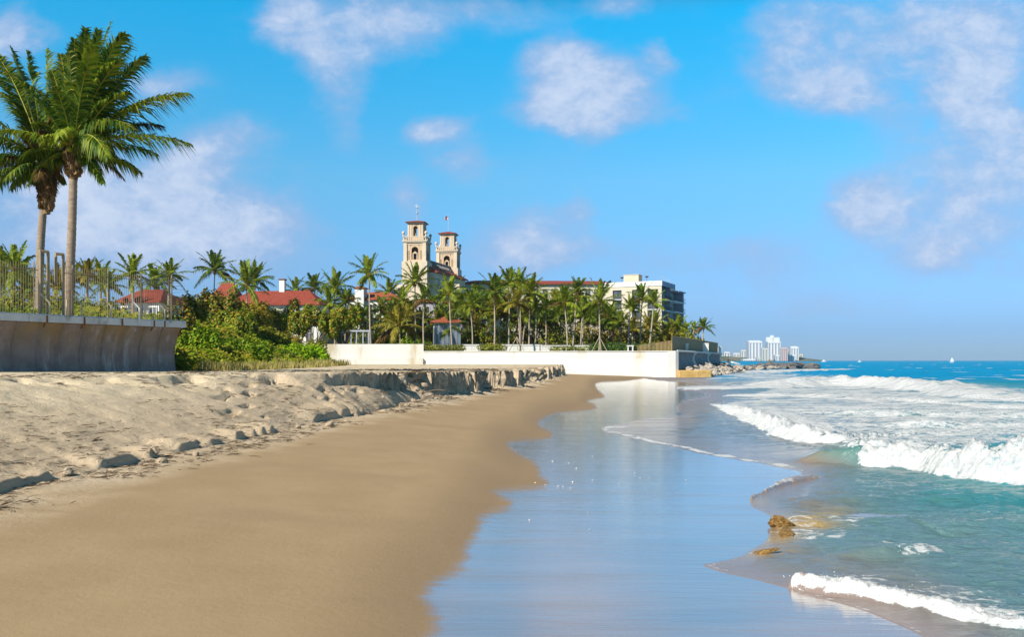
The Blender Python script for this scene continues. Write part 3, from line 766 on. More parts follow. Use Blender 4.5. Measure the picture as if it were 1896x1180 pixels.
CROWN_O = [crown_mesh(41, 20, om), crown_mesh(42, 22, om, -.3)]
prnd = random.Random(99)
def palm(bx, d, cx, cy, rpx, crown, label, group=None, z0=4.1, r=.17, boost=1.):
    if 55 < d < 147 and z0 > 4.7: z0 = float(ground_z(np.array([X(bx, d)]), np.array([d]), False)[0][0])
    elif z0 > 4.7: z0 = 4.1
    b = Vector((X(bx, d), d+prnd.uniform(-.3, .3), z0)); C = at(cx, cy, d); C.y = b.y
    t = thing('palm_tree', label, 'palm tree', b, group=group)
    bend = Vector((prnd.uniform(-.35, .35)+(b.x-C.x)*.25, prnd.uniform(-.2, .2), 0))
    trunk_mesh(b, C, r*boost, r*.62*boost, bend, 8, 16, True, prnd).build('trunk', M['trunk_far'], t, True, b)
    o = bpy.data.objects.new('crown', crown); COL.objects.link(o); o.parent = t
    o.location = C-b; s = rpx/F*d/3.*1.12
    o.scale = (s, s, s*prnd.uniform(.95, 1.1)); o.rotation_euler = (prnd.uniform(-.12, .12), prnd.uniform(-.12, .12), prnd.uniform(0, 6.28))
    return t
g = 'palms along the white sea wall'
FRONT = [
    (687, 152, 684, 510, 38, 0, 'tall thin palm standing clear of the others above the left part of the white wall'),
    (770, 170, 768, 524, 38, 1, 'tall palm rising in front of the taller hotel tower'),
    (785, 156, 785, 556, 29, 4, 'thin straight palm at the step in the white wall'),
    (838, 157, 832, 546, 36, 2, 'palm with a curved trunk in front of the orange-roofed pavilion'),
    (915, 158, 914, 543, 40, 4, 'palm with a straight trunk, first of the dense row right of the pavilion'),
    (942, 163, 944, 526, 34, 0, 'tallest palm of the dense row in front of the hotel wing'),
    (963, 155, 957, 562, 33, 6, 'golden palm braced with wooden stakes, the one left of the row centre'),
    (980, 160, 983, 544, 40, 1, 'palm with long side fronds in the middle of the dense row'),
    (990, 162, 992, 572, 26, 3, 'short palm tucked beneath the long-fronded palm in the row'),
    (1051, 157, 1045, 562, 38, 3, 'palm with a trunk leaning slightly left, beside the two crossing trunks'),
    (1060, 165, 1068, 543, 33, 4, 'palm with a thin trunk leaning right behind the row'),
    (1110, 153, 1109, 560, 42, 2, 'big bushy palm braced with wooden stakes near the apartment block'),
    (1164, 160, 1167, 569, 24, 1, 'small palm in front of the apartment block windows, nearest its left edge'),
    (1186, 162, 1190, 553, 29, 4, 'tallest palm in front of the apartment block'),
    (1201, 159, 1210, 562, 27, 0, 'palm leaning right in front of the apartment block'),
    (1299, 176, 1303, 607, 21, 4, 'last palm at the right end of the row, beyond the slatted fence'),
    (1284, 178, 1284, 610, 17, 0, 'small palm just left of the last palm in the row'),
    (1255, 182, 1256, 606, 24, 0, 'low bushy palm beside the corner of the apartment block'),
    (1230, 168, 1232, 622, 27, 6, 'short golden palm with a stubby trunk behind the slatted fence'),
    (741, 166, 738, 606, 50, 6, 'low spreading palm with long golden fronds behind the white wall'),
]
ALLC = CROWN+CROWN_D+CROWN_O
for (bx, d, cx, cy, rp, ci, lab) in FRONT: palm(bx, d, cx, cy, rp, ALLC[ci], lab, g)
MID = [(705, 575, 30, 4), (720, 545, 30, 1), (745, 560, 30, 0), (755, 590, 34, 6), (800, 575, 32, 4), (812, 600, 28, 7), (850, 570, 34, 5), (862, 590, 30, 0), (880, 556, 32, 4), (882, 600, 28, 6), (900, 580, 30, 2),
       (925, 565, 32, 5), (935, 590, 28, 6), (962, 528, 32, 1), (1010, 570, 30, 4), (1003, 600, 28, 7), (1022, 585, 32, 5), (1030, 612, 24, 6), (1080, 575, 32, 4), (1088, 600, 30, 6), (1128, 590, 30, 5), (1135, 610, 26, 6),
       (1150, 600, 26, 1), (1172, 612, 28, 6), (1200, 605, 26, 7), (1215, 600, 26, 0), (1245, 615, 26, 7), (1270, 612, 20, 0), (1262, 625, 20, 6), (698, 605, 30, 0), (672, 590, 26, 5), (1062, 585, 28, 5), (970, 595, 28, 4), (840, 585, 26, 7), (725, 585, 34, 1), (776, 580, 32, 5), (822, 565, 30, 4)]+[(870+k*13, 568+(k*37) % 34, 30+(k*5) % 7, (0, 4, 5, 1, 6, 2, 5, 4)[k % 8]) for k in range(21)]+[(690+k*16, 588+(k*29) % 24, 28+(k*5) % 7, (4, 5, 0, 6)[k % 4]) for k in range(10)]
for i, (cx, cy, rp, ci) in enumerate(MID):
    palm(cx+prnd.uniform(-8, 8), prnd.uniform(172, 205), cx, cy, rp, ALLC[ci], 'palm in the dense thicket behind the front row of palms', 'palms of the dense thicket')
LEFTP = [(22, 62, 25, 502, 44, 2, 4.6, 'golden palm behind the fence at the left edge of the photo'), (160, 88, 160, 512, 36, 6, 4.6, 'palm seen through the fence just right of the two tall palms'),
         (243, 86, 243, 512, 42, 0, 4.6, 'palm in front of the red-roofed cottage'), (315, 92, 315, 512, 32, 1, 4.6, 'palm at the right end of the metal fence'), (100, 84, 100, 532, 40, 7, 4.6, 'low palm between the trunks of the two tall palms'), (60, 75, 52, 545, 40, 5, 4.6, 'dark palm low behind the fence left of the two tall palms'), (205, 80, 200, 530, 30, 4, 4.6, 'dark small palm left of the cottage'), (0, 80, -4, 505, 40, 5, 4.6, 'dark palm cut by the left edge of the photo'), (140, 96, 138, 520, 34, 4, 4.6, 'dark palm just right of the clean trunk of the tall palm'), (285, 100, 284, 525, 32, 5, 4.6, 'dark palm behind the right half of the cottage roof'), (180, 100, 184, 520, 32, 0, 4.6, 'pale palm between the clean trunk and the cottage'), (45, 90, 42, 515, 38, 4, 4.6, 'green palm left of the shaggy trunk behind the fence'),
         (397, 190, 398, 502, 34, 4, 4.9, 'palm behind the hipped roof end of the red-roofed house'), (458, 152, 458, 530, 42, 2, 4.9, 'golden palm in front of the red-roofed house'),
         (478, 192, 472, 520, 32, 5, 4.9, 'dark palm behind the golden palm at the red-roofed house'), (583, 192, 583, 535, 28, 4, 4.9, 'palm right of the white chimney'), (620, 172, 620, 536, 34, 1, 4.9, 'palm between the red-roofed house and the white turret house'),
         (545, 195, 546, 540, 24, 0, 4.9, 'faint palm top just right of the white chimney'), (608, 165, 610, 565, 30, 0, 4.9, 'low palm at the right end of the red-roofed house'), (640, 168, 640, 560, 26, 5, 4.9, 'low palm in front of the white turret house')]
for (bx, d, cx, cy, rp, ci, z0, lab) in LEFTP: palm(bx, d, cx, cy, rp*1.12, ALLC[ci], lab, 'palms among the houses', z0)

# ================================================================== SHRUBS, HEDGES, GRASS
def leaves(mb, blobs, n, size, rnd, squash=.75, shell=.55, m=0, aspect=.75, zmin=-99):
    """leaf-sized faces spread through ellipsoids (x, y, z, rx, ry, rz)"""
    tot = sum(b[3]*b[5] for b in blobs)
    for b in blobs:
        k = max(4, int(n*b[3]*b[5]/tot))
        for _ in range(k):
            while True:
                v = Vector((rnd.gauss(0, 1), rnd.gauss(0, 1), rnd.gauss(0, 1)))
                if v.length > .01: break
            v.normalize(); rr = shell+(1-shell)*rnd.random()**.7
            lump = 1+.22*math.sin(v.x*5+b[0]*3)*math.sin(v.z*6+b[2]*2+v.y*4)
            p = Vector((b[0]+v.x*b[3]*rr*lump, b[1]+v.y*b[4]*rr*lump, b[2]+v.z*b[5]*rr*lump))
            if p.z < zmin: continue
            nrm = (v*.8+Vector((rnd.uniform(-.8, .8), rnd.uniform(-.8, .8), rnd.uniform(-.2, 1.)))).normalized()
            a = nrm.cross(Vector((rnd.uniform(-1, 1), rnd.uniform(-1, 1), rnd.uniform(-1, 1))))
            if a.length < .05: continue
            a.normalize(); c = nrm.cross(a); s = size*rnd.uniform(.6, 1.35)
            mb.add([p-a*s*.5, p+c*s*.5*aspect, p+a*s*.5, p-c*s*.5*aspect], [(0, 1, 2, 3)], m)
def stems(mb, base, blobs, rnd, n=8, r=.05, m=0):
    for k in range(n):
        b = rnd.choice(blobs)
        e = Vector((b[0]+rnd.uniform(-.5, .5)*b[3], b[1]+rnd.uniform(-.5, .5)*b[4], b[2]+rnd.uniform(-.2, .6)*b[5]))
        s = Vector(base)+Vector((rnd.uniform(-.5, .5)*1.2, rnd.uniform(-.4, .4), 0)); c = (s+e)/2+Vector((rnd.uniform(-.5, .5), rnd.uniform(-.5, .5), .1))
        mb.tube([bez(s, c, e, i/5) for i in range(6)], [r*(1-.13*i) for i in range(6)], 5, m, False)
def shrub(px, py0, py1, wpx, d, mat_, n, size, label, seed, group=None, name='shrub', nb=7, stem=10, deep=1.3, sr=.05, cat='shrub', zb=None):
    """a shrub spanning py0 (top) to py1 (foot), wpx wide"""
    rnd = random.Random(seed)
    z1, z0 = Zh(py0, d), Zh(py1, d) if zb is None else zb
    w = wpx/F*d; gz = float(ground_z(np.array([X(px, d)]), np.array([d]), False)[0][0]) if 50.5 < d < 146 else z0
    z0 = min(z0, gz); h = z1-z0; base = Vector((X(px, d), d, z0))
    bl = []
    for k in range(nb):
        fx = (k+.5)/nb-.5+rnd.uniform(-.06, .06)
        top = 1-abs(fx)*rnd.uniform(.2, .9)
        hz = h*rnd.uniform(.36, .5)*top
        bl.append((base.x+fx*w*.85, d+rnd.uniform(-.3, .3)*deep, z0+h*top*rnd.uniform(.86, 1.0)-hz, w/nb*rnd.uniform(.8, 1.15), deep*rnd.uniform(.6, 1.), hz))
        bl.append((base.x+fx*w*.8, d+rnd.uniform(-.4, .2)*deep, z0+h*.3*rnd.uniform(.6, 1.1), w/nb*rnd.uniform(.7, 1.1), deep*.9, h*.32))
    t = thing(name, label, cat, base, group=group)
    mb = MB(); leaves(mb, bl, n, size, rnd); mb.build('crown', M[mat_], t, False, base)
    if stem:
        mb = MB(); stems(mb, base, bl, rnd, stem, sr); mb.build('stem', M['twig'], t, True, base)
    return t
# the bushy dune between the left wall and the white wall (nearer things first)
SH = [
    (366, 592, 648, 70, 68, 'green', 2600, .20, 'dense green bush right beside the end of the curved wall', 7),
    (343, 634, 668, 36, 58, 'green', 1000, .17, 'low ragged green bush at the foot of the curved wall end', 5),
    (455, 618, 656, 90, 90, 'green', 2200, .22, 'broad mid-green bush in the middle of the dune slope', 7),
    (420, 634, 662, 90, 78, 'hedge_olive', 1500, .18, 'low olive bush along the grass strip', 7),
    (515, 640, 662, 60, 108, 'green', 1000, .22, 'rusty olive bush above the grass strip', 7),
    (572, 632, 673, 70, 126, 'lime', 3400, .24, 'bright lime green bush touching the end of the white wall', 6),
    (545, 628, 662, 60, 124, 'lime', 1600, .24, 'small lime bush half hidden on the slope', 5),
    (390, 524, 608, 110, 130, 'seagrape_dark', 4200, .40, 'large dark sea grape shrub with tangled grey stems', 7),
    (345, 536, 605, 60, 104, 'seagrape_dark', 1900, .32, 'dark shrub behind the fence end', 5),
    (432, 562, 632, 80, 124, 'seagrape', 2600, .36, 'sea grape shrub with mixed green and orange leaves right of the dark tangled shrub', 6),
    (525, 612, 650, 70, 134, 'rusty_leaf', 2400, .28, 'brownish shrub in front of the left sea grape tree', 6),
    (585, 616, 650, 40, 130, 'hedge_olive', 1200, .28, 'olive shrub above the bright lime bush', 6),
    (452, 552, 628, 90, 134, 'rusty_leaf', 3200, .38, 'orange tinged shrub below the golden palm', 6),
    (490, 602, 648, 80, 128, 'hedge_olive', 2800, .34, 'dull olive shrub left of the sea grape trees', 6),
]
for (px, y0, y1, w, d, m_, n, sz, lab, nb) in SH:
    shrub(px, y0, y1, w*1.08, d, m_, int(n*(2.6 if y0 > 590 else 3.8)), sz*1.08, lab, int(px+y0), 'shrubs on the dune', nb=nb, deep=w/F*d*.3, stem=8, sr=.035)
# sea grape trees in front of the white house: leafy tops on bare stems
for i, (px, y0, y1, w, d, lab) in enumerate([(482, 556, 622, 84, 160, 'sea grape tree at the left end of the white house front'), (530, 552, 618, 96, 158, 'sea grape tree with bright leaves before the white house front'), (585, 558, 618, 90, 154, 'sea grape tree with orange tips right of the white house'), (632, 562, 620, 70, 152, 'sea grape tree with golden leaves beside the pergola')]):
    rnd = random.Random(500+i); zb = 4.1
    base = Vector((X(px, d), d, zb)); z1, z0 = Zh(y0, d), Zh(y1, d); wd = w/F*d; h = z1-z0
    bl = [(base.x+(k/6-.5)*wd*.9, d+rnd.uniform(-1, 1), z0+h*rnd.uniform(.25, .70), wd/8*rnd.uniform(.9, 1.3), 1.3, h*rnd.uniform(.3, .42)) for k in range(7)]
    t = thing('sea_grape_tree', lab, 'tree', base, group='sea grape trees by the white house')
    mb = MB(); leaves(mb, bl, 6000, .38, rnd); mb.build('crown', M['seagrape'], t, False, base)
    mb = MB(); stems(mb, base, bl, rnd, 16, .09); mb.build('trunk', M['twig'], t, True, base)
# undergrowth behind the row of palms
UG = [(690, 600, 645, 60, 0), (735, 610, 648, 60, 1), (700, 622, 650, 70, 0), (775, 606, 650, 50, 2), (800, 605, 650, 50, 1), (825, 612, 650, 60, 2), (865, 600, 650, 60, 0), (905, 595, 650, 70, 2), (950, 600, 650, 70, 1), (1000, 600, 650, 70, 2), (1045, 598, 650, 70, 0),
      (1090, 600, 650, 60, 1), (1130, 600, 650, 60, 2), (1170, 600, 650, 60, 1), (1210, 606, 650, 60, 2), (1245, 612, 650, 50, 1), (1275, 615, 650, 50, 0), (870, 615, 650, 30, 3), (665, 610, 640, 40, 2), (755, 625, 650, 60, 3), (640, 600, 640, 40, 0)]
ug = [('hedge_olive', 'olive green bush in the undergrowth behind the white wall'), ('rusty_leaf', 'rusty brown bush in the undergrowth behind the white wall'), ('seagrape', 'sea grape bush with mixed leaves in the undergrowth behind the white wall'), ('green', 'fresh green bush in the undergrowth behind the white wall')]
for i, (px, y0, y1, w, k) in enumerate(UG):
    shrub(px, y0-6, y1, w*1.3, 176+(i*7) % 22, ug[k][0], 3000, .46, ug[k][1], 700+i, 'bushes in the undergrowth', nb=5, stem=5, deep=2.6, zb=4.1)
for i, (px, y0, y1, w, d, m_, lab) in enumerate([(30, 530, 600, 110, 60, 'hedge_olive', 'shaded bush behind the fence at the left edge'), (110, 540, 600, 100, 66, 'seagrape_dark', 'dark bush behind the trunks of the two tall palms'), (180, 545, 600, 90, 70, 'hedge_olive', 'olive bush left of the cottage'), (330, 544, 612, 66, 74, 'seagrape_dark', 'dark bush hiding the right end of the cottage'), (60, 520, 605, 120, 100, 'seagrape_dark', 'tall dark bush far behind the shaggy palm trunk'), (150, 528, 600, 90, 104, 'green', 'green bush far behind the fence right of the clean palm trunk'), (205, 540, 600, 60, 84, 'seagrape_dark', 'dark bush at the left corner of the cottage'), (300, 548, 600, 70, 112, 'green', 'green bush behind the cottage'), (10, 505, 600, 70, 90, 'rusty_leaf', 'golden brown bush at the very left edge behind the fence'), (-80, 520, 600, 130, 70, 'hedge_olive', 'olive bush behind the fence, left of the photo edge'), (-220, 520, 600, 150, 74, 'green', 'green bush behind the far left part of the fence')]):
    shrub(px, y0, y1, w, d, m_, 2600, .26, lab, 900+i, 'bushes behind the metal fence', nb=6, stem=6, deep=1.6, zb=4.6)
# clipped hedges
def hedge(x0, x1, y0, d, m_, label, n=1400, size=.2, z0=4.1, deep=.9, group='clipped hedges on the sea wall'):
    rnd = random.Random(int(x0*7+x1)); a, b = X(x0, d), X(x1, d); z1 = Zh(y0, d); h = z1-z0
    base = Vector(((a+b)/2, d, z0)); nb = max(2, int((b-a)/1.1)); mb = MB()
    bl = [(a+(b-a)*(k+.5)/nb, d, z0+h*.5, (b-a)/nb*.8, deep, h*.52*rnd.uniform(.92, 1.06)) for k in range(nb)]
    leaves(mb, bl, n, size, rnd, shell=.72)
    o = mb.build('hedge', M[m_], None, False, base); o.location = base
    return tag(o, label, 'hedge', group)
hedge(790, 860, 638, 153, 'hedge_olive', 'rounded olive hedge at the step in the white wall', 1500, .26)
hedge(887, 936, 637, 153, 'hedge_olive', 'rounded olive hedge in front of the dense palm row', 1200, .26)
hedge(1020, 1092, 641, 156, 'hedge_olive', 'low faded hedge behind the leaning palms', 1300, .26)
hedge(1094, 1163, 634, 155, 'hedge', 'dark green clipped hedge left of the white bench', 1700, .26)
hedge(1171, 1240, 636, 155, 'hedge', 'dark green clipped hedge right of the white bench', 1700, .26)
# low hedge along the top of the left wall
rnd = random.Random(5); mb = MB()
bl = [tuple(WL(-34+k*.75, -1.5, 4.9))+(.55, .55, .42*rnd.uniform(.8, 1.15)) for k in range(37)]
leaves(mb, bl, 5200, .15, rnd, shell=.6)
b0 = WL(-20, -1.5, 4.62); o = mb.build('hedge', M['green'], None, False, b0); o.location = b0
tag(o, 'low leafy hedge running along the top of the curved sea wall', 'hedge')
# low creeping cover over the dune slope
rnd = random.Random(78); xs_, ys_ = [], []
for k in range(52000):
    d = 52+94*rnd.random()**1.25; f = (d-50)/95; xl = -18.8-10.8*f
    x = xl-.2-12*rnd.random()**1.2
    if vn(np.array([x*.35]), np.array([d*.2]), 13)[0] < .20: continue
    xs_.append(x); ys_.append(d)
zs_ = ground_z(np.array(xs_), np.array(ys_), False)[0]; hs_ = fbm(np.array(xs_)*.5, np.array(ys_)*.3, 3, 15)
mb = MB()
for x, y, z, h in zip(xs_, ys_, zs_, hs_):
    s_ = rnd.uniform(.10, .2)*(.55+.009*y); nrm = Vector((rnd.gauss(.2, .5), rnd.gauss(-.5, .5), 1)).normalized(); a = nrm.cross(Vector((rnd.gauss(0, 1), rnd.gauss(0, 1), .1))).normalized(); c = nrm.cross(a)
    p = Vector((x, y, z+rnd.random()*(.15+1.1*h*h*2)))
    mb.add([p-a*s_, p+c*s_*.6, p+a*s_, p-c*s_*.6], [(0, 1, 2, 3)])
M['cover'] = leafmat('creeper_leaf', [(.10, .17, .008), (.19, .27, .012), (.29, .35, .016), (.36, .33, .03), (.33, .24, .03), (.2, .32, .012)], .5, .35)
tag(mb.build('ground_cover', M['cover']), 'bright yellow green creeping plants covering the dune slope', 'ground cover', kind='stuff')
# dune grass
rnd = random.Random(77); mb = MB()
def gpt(px, d):
    x = X(px, d); return x, d, float(ground_z(np.array([x]), np.array([d]), False)[0][0])
xs_, ys_ = [], []
for k in range(17000):
    d = 54+88*rnd.random()**1.1; f = (d-54)/88
    lo = -18.9-10.4*f; x = lo+rnd.uniform(-5.5, 1.4+2.2*f)*(1.0)
    if vn(np.array([x*.5]), np.array([d*.25]), 3)[0] < .30 and rnd.random() < .8: continue
    xs_.append(x); ys_.append(d)
zs_ = ground_z(np.array(xs_), np.array(ys_), False)[0]
for x, y, z in zip(xs_, ys_, zs_):
    h = rnd.uniform(.15, .62)*(.8+.006*y)*(.5+vn(np.array([x*.4]), np.array([y*.2]), 5)[0]); w = .012+.0004*y; a = rnd.uniform(0, 3.14); lx, ly = rnd.gauss(0.1, .22)*h, rnd.gauss(0, .2)*h
    ca, sa = math.cos(a)*w, math.sin(a)*w
    mb.add([(x-ca, y-sa, z-.05), (x+ca, y+sa, z-.05), (x+ca*.7+lx*.4, y+sa*.7+ly*.4, z+h*.6), (x-ca*.7+lx*.4, y-sa*.7+ly*.4, z+h*.6), (x+lx, y+ly, z+h)], [(0, 1, 2, 3), (3, 2, 4)])
tag(mb.build('dune_grass', M['dune_grass']), 'dry yellow green grass at the foot of the dune shrubs', 'grass', kind='stuff')
# ================================================================== LEFT SEA WALL, FENCE
def extrude_along(mb, prof, s0, s1, n=1, m=0, close=True):
    """profile of (n, z) carried along the left wall"""
    b = len(mb.v); k = len(prof)
    for i in range(n+1):
        s = s0+(s1-s0)*i/n
        for a, z in prof: mb.v.append(tuple(WL(s, a, z+.2*min(1, max(0, (z-1.9)/2.3)))))
    for i in range(n):
        for j in range(k if close else k-1):
            j2 = (j+1) % k
            mb.f.append((b+i*k+j, b+i*k+j2, b+(i+1)*k+j2, b+(i+1)*k+j)); mb.m.append(m)
    if close:
        mb.f.append(tuple(b+j for j in range(k))); mb.m.append(m); e = b+n*k
        mb.f.append(tuple(e+j for j in range(k))[::-1]); mb.m.append(m)
base = WL(-15, 0, 1.9)
t = thing('sea_wall', 'grey curved concrete sea wall with an overhanging lip at the left edge of the beach', 'sea wall', base)
face = [(.42, 1.2)]+[(.0+.34*(1-k/9)**2.2 if k <= 9 else 0, 1.7+.12*k) for k in range(10)]
face += [(.02, 3.0), (.06, 3.25), (.13, 3.5), (.23, 3.75), (.35, 3.98), (.46, 4.15), (.52, 4.25), (-.6, 4.25), (-.6, 1.2)]
mb = MB()
for k in range(27):      # cast in bays, each a few centimetres out of line with the next
    j = .022*((k*7) % 3-1)+.012*((k*5) % 4-1)
    extrude_along(mb, [(a+j, z) for a, z in face], -32+k*32/27, -32+(k+1)*32/27, 2)
mb.build('wall', M['concrete'], t, False, base)
for p in t.children[0].data.polygons: p.use_smooth = len(p.vertices) == 4 and abs(p.normal.z) < .95
mb = MB()
for k in range(14):
    j = .01*((k*5) % 3-1)
    extrude_along(mb, [(.66+j, 4.252), (.66+j, 4.58), (.62, 4.64+j*.4), (-.7, 4.64+j*.4), (-.7, 4.252)], -32.2+k*2.32, -32.2+(k+1)*2.32-.015, 1)
mb.build('coping', M['coping'], t, False, base)
# rust runs under the bracket feet
for s in (-10.9, -8.1, -6.1, -3.9, -1.9, -1.2):
    mb = MB(); w = .05
    extrude_along(mb, [(.664, 4.25), (.664, 4.58), (.675, 4.58), (.675, 4.25)], s-w, s+w)
    extrude_along(mb, [(.40, 4.03), (.53, 4.24), (.545, 4.24), (.415, 4.03)], s-w*.8, s+w*.8)
    mb.build('rust_streak', M['rust'], t, False, base)
# metal fence
base = WL(-15, -.1, 4.64)
t = thing('metal_fence', 'tall thin barred metal fence standing on top of the curved sea wall', 'fence', base)
mb = MB(); rnd = random.Random(4); s = -31.8
while s < -.1:
    hz = 7.36+rnd.uniform(-.03, .03); p = WL(s, -.1)
    mb.tube([(p.x, p.y, 4.7), (p.x, p.y, hz-.12), (p.x, p.y, hz)], [.016, .016, .003], 4, 0, False); s += .125
mb.build('bars', M['taupe'], t, False, base)
for z in (4.85, 7.0):
    mb = MB(); mb.tube([WL(-31.8, -.1, z), WL(-.05, -.1, z)], .018, 4); mb.build('rail', M['taupe'], t, False, base)
for k in range(16):
    p = WL(-.08-k*2.05, -.1); mb = MB(); mb.box(p.x-.024, p.x+.024, p.y-.024, p.y+.024, 4.7, 7.42); mb.build('post', M['taupe'], t, False, base)
# spikes reaching out past the end of the wall
mb = MB()
for k in range(11):
    z = 5.3+k*.19; a = WL(-.05, -.1, z); mb.tube([a, a+Vector((.75+.12*math.sin(k*2.), .1, .06*math.cos(k*3.)))], [.013, .004], 4)
mb.build('end_spikes', M['pale_metal'], t, False, base)
# handrail frames
def railframe(s, n, dz0, top, w, label, leg2=None):
    b = WL(s, n, 4.6); t = thing('handrail', label, 'handrail', b, group='handrails on the sea wall')
    a, c = WL(s, n, 0), WL(s+w, n, 0)
    mb = MB()
    for q, zb in ((a, leg2 or 4.6), (c, 4.5)):
        mb.box(q.x-.055, q.x+.055, q.y-.055, q.y+.055, zb, top)
    mb.build('upright', M['taupe'], t, False, b)
    mb = MB(); u = (c-a); mb.tube([Vector((a.x, a.y, top+.03))-u*.08, Vector((c.x, c.y, top+.03))+u*.08], .075, 4); mb.build('top_bar', M['taupe'], t, False, b)
def s_at(px, n=-.1):
    lo, hi = -34., 0.
    for _ in range(50):
        m_ = (lo+hi)/2; p = WL(m_, n)
        if CX+F*p.x/p.y < px: lo = m_
        else: hi = m_
    return lo
sA = s_at(74, .2); railframe(sA, .2, 0, Zh(466, WL(sA, .2).y), s_at(89, .2)-sA, 'tall taupe handrail frame on the sea wall in front of the shaggy palm trunk')
sB = s_at(103, .2); railframe(sB, .2, 0, Zh(471, WL(sB, .2).y), s_at(117, .2)-sB, 'shorter taupe handrail frame with one leg cut off high up', Zh(527, WL(sB, .2).y))
# kneed brackets standing on the lip
for i, (px, k, m_) in enumerate([(92, 1, 'pale_metal'), (124, 0, 'pale_metal'), (152, 1, 'pale_metal'), (206, 1, 'pale_metal'), (258, 1, 'white'), (305, 1, 'pale_metal')]):
    s = s_at(px, .62); p = WL(s, .62, 4.5); up = .9 if i != 1 else 1.1
    mb = MB(); q = p+Vector((0, 0, up))
    pts = [p, q] if not k else [p, q, q+(-wdir*.30 - wn*.25)+Vector((0, 0, .42))]
    mb.tube(pts, .042, 6)
    o = mb.build('fence_bracket', M[m_], None, False, p); o.location = p
    tag(o, ['first bent bracket on the sea wall lip, beside the taller handrail frame', 'straight stub post on the sea wall lip in front of the clean palm trunk', 'bent bracket on the sea wall lip just right of the clean palm trunk', 'bent bracket on the lip with the widest rust run below it', 'white bent bracket on the sea wall lip in front of the cottage', 'last bent bracket near the end of the sea wall'][i], 'bracket', 'brackets on the sea wall lip')

# ================================================================== HELPERS FOR BUILDINGS
class Bld:
    """a building drawn in its own frame: x along the front, y into depth, z up"""
    def __init__(s, name, label, cat, loc, rz=0, group=None):
        s.t = thing(name, label, cat, loc, R(rz), group)
    def box(s, name, x0, x1, y0, y1, z0, z1, m, parent=None, bevel=0):
        return MB().box(x0, x1, y0, y1, z0, z1).build(name, M[m], parent or s.t, bevel=bevel)
    def mesh(s, name, mb, m, parent=None, smooth=False): return mb.build(name, [M[k] for k in m] if isinstance(m, (list, tuple)) else M[m], parent or s.t, smooth)
    def window(s, x0, x1, y, z0, z1, frame='white', glass='glass', dep=.12, side=None, nx=1, nz=1):
        """window on the front (side=None: plane y) or on the right side (side=True: plane x=y, spans x0..x1 along depth)"""
        fr = MB(); gl = MB(); w = .07
        def bx(mb, a0, a1, b0, b1, c0, c1):
            if side: mb.box(-b1, -b0, a0, a1, c0, c1)
            else: mb.box(a0, a1, b0, b1, c0, c1)
        yy = -y if side else y
        bx(fr, x0-w, x0, yy-dep, yy+.02, z0-w, z1+w); bx(fr, x1, x1+w, yy-dep, yy+.02, z0-w, z1+w)
        bx(fr, x0, x1, yy-dep, yy+.02, z1, z1+w); bx(fr, x0, x1, yy-dep, yy+.02, z0-w, z0)
        for k in range(1, nx): q = x0+(x1-x0)*k/nx; bx(fr, q-.03, q+.03, yy-dep*.7, yy-.005, z0, z1)
        for k in range(1, nz): q = z0+(z1-z0)*k/nz; bx(fr, x0, x1, yy-dep*.6, yy-.004, q-.025, q+.025)
        f = s.mesh('window', fr, frame); bx(gl, x0, x1, yy-.05, yy-.03, z0, z1); s.mesh('pane', gl, glass, f)
        return f
def hip(mb, x0, x1, y0, y1, z0, h, ov=.5, inset=None, m=0, th=.22):
    x0 -= ov; x1 += ov; y0 -= ov; y1 += ov; i = (y1-y0)/2 if inset is None else inset
    ym = (y0+y1)/2
    vs = [(x0, y0, z0), (x1, y0, z0), (x1, y1, z0), (x0, y1, z0), (x0, y0, z0+th), (x1, y0, z0+th), (x1, y1, z0+th), (x0, y1, z0+th), (x0+i, ym, z0+h), (x1-i, ym, z0+h)]
    mb.add(vs, [(3, 2, 1, 0), (0, 1, 5, 4), (1, 2, 6, 5), (2, 3, 7, 6), (3, 0, 4, 7), (4, 5, 9, 8), (6, 7, 8, 9), (5, 6, 9), (7, 4, 8)], m)

# ---- cottage behind the fence
d = 92; xc = X(258, d); z0 = 4.6
B = Bld('cottage', 'small white cottage with a red tiled roof behind the metal fence', 'house', (xc, d, z0), -8)
w = 78/F*d/2; zt = Zh(561, d)-z0
B.box('wall', -w, w, 0, 5, -.5, zt, 'white_wall')
mb = MB(); hip(mb, -w, w, 0, 5, zt, Zh(533, d)-z0-zt, .35, 1.2); B.mesh('roof', mb, 'roof_red')
for k in (-1.45, -.2, 1.2): B.window(k, k+.7, 0, .5, zt-.5, 'white', 'bluegrey', nx=2, nz=2)
B.box('porch_post', -.75, -.6, -.9, -.75, 0, zt, 'white_wall'); B.box('porch_post', .62, .77, -.9, -.75, 0, zt, 'white_wall')

# ---- main red-roofed house
d = 174; z0 = 4.1
B = Bld('red_roofed_house', 'long low white house with a red hipped tile roof and white chimney', 'house', (X(490, d), d, z0), -6)
def hx(px): return (px-490)/F*d
ze = Zh(566, d)-z0
B.box('wall', hx(415), hx(596), 0, 8, -1, ze, 'white_wall')
B.box('cornice', hx(414), hx(597), -.12, -.003, ze-.32, ze-.003, 'white')
mb = MB(); hip(mb, hx(420), hx(590), 0, 8, ze, Zh(536, d)-z0-ze, .7, 3.6); rf = B.mesh('roof', mb, 'roof_red')
B.box('wall', hx(372), hx(435), 1.5, 8.5, -1, ze+.6, 'white_wall')
mb = MB(); hip(mb, hx(375), hx(422), 2.5, 7.5, ze+.62, Zh(522, d)-z0-ze-.3, .6, 1.8); B.mesh('roof', mb, 'roof_red')
ch = MB(); ch.box(hx(505), hx(515), 3.6, 4.6, ze+1, Zh(516, d)-z0); c_ = B.mesh('chimney', ch, 'white_wall', rf)
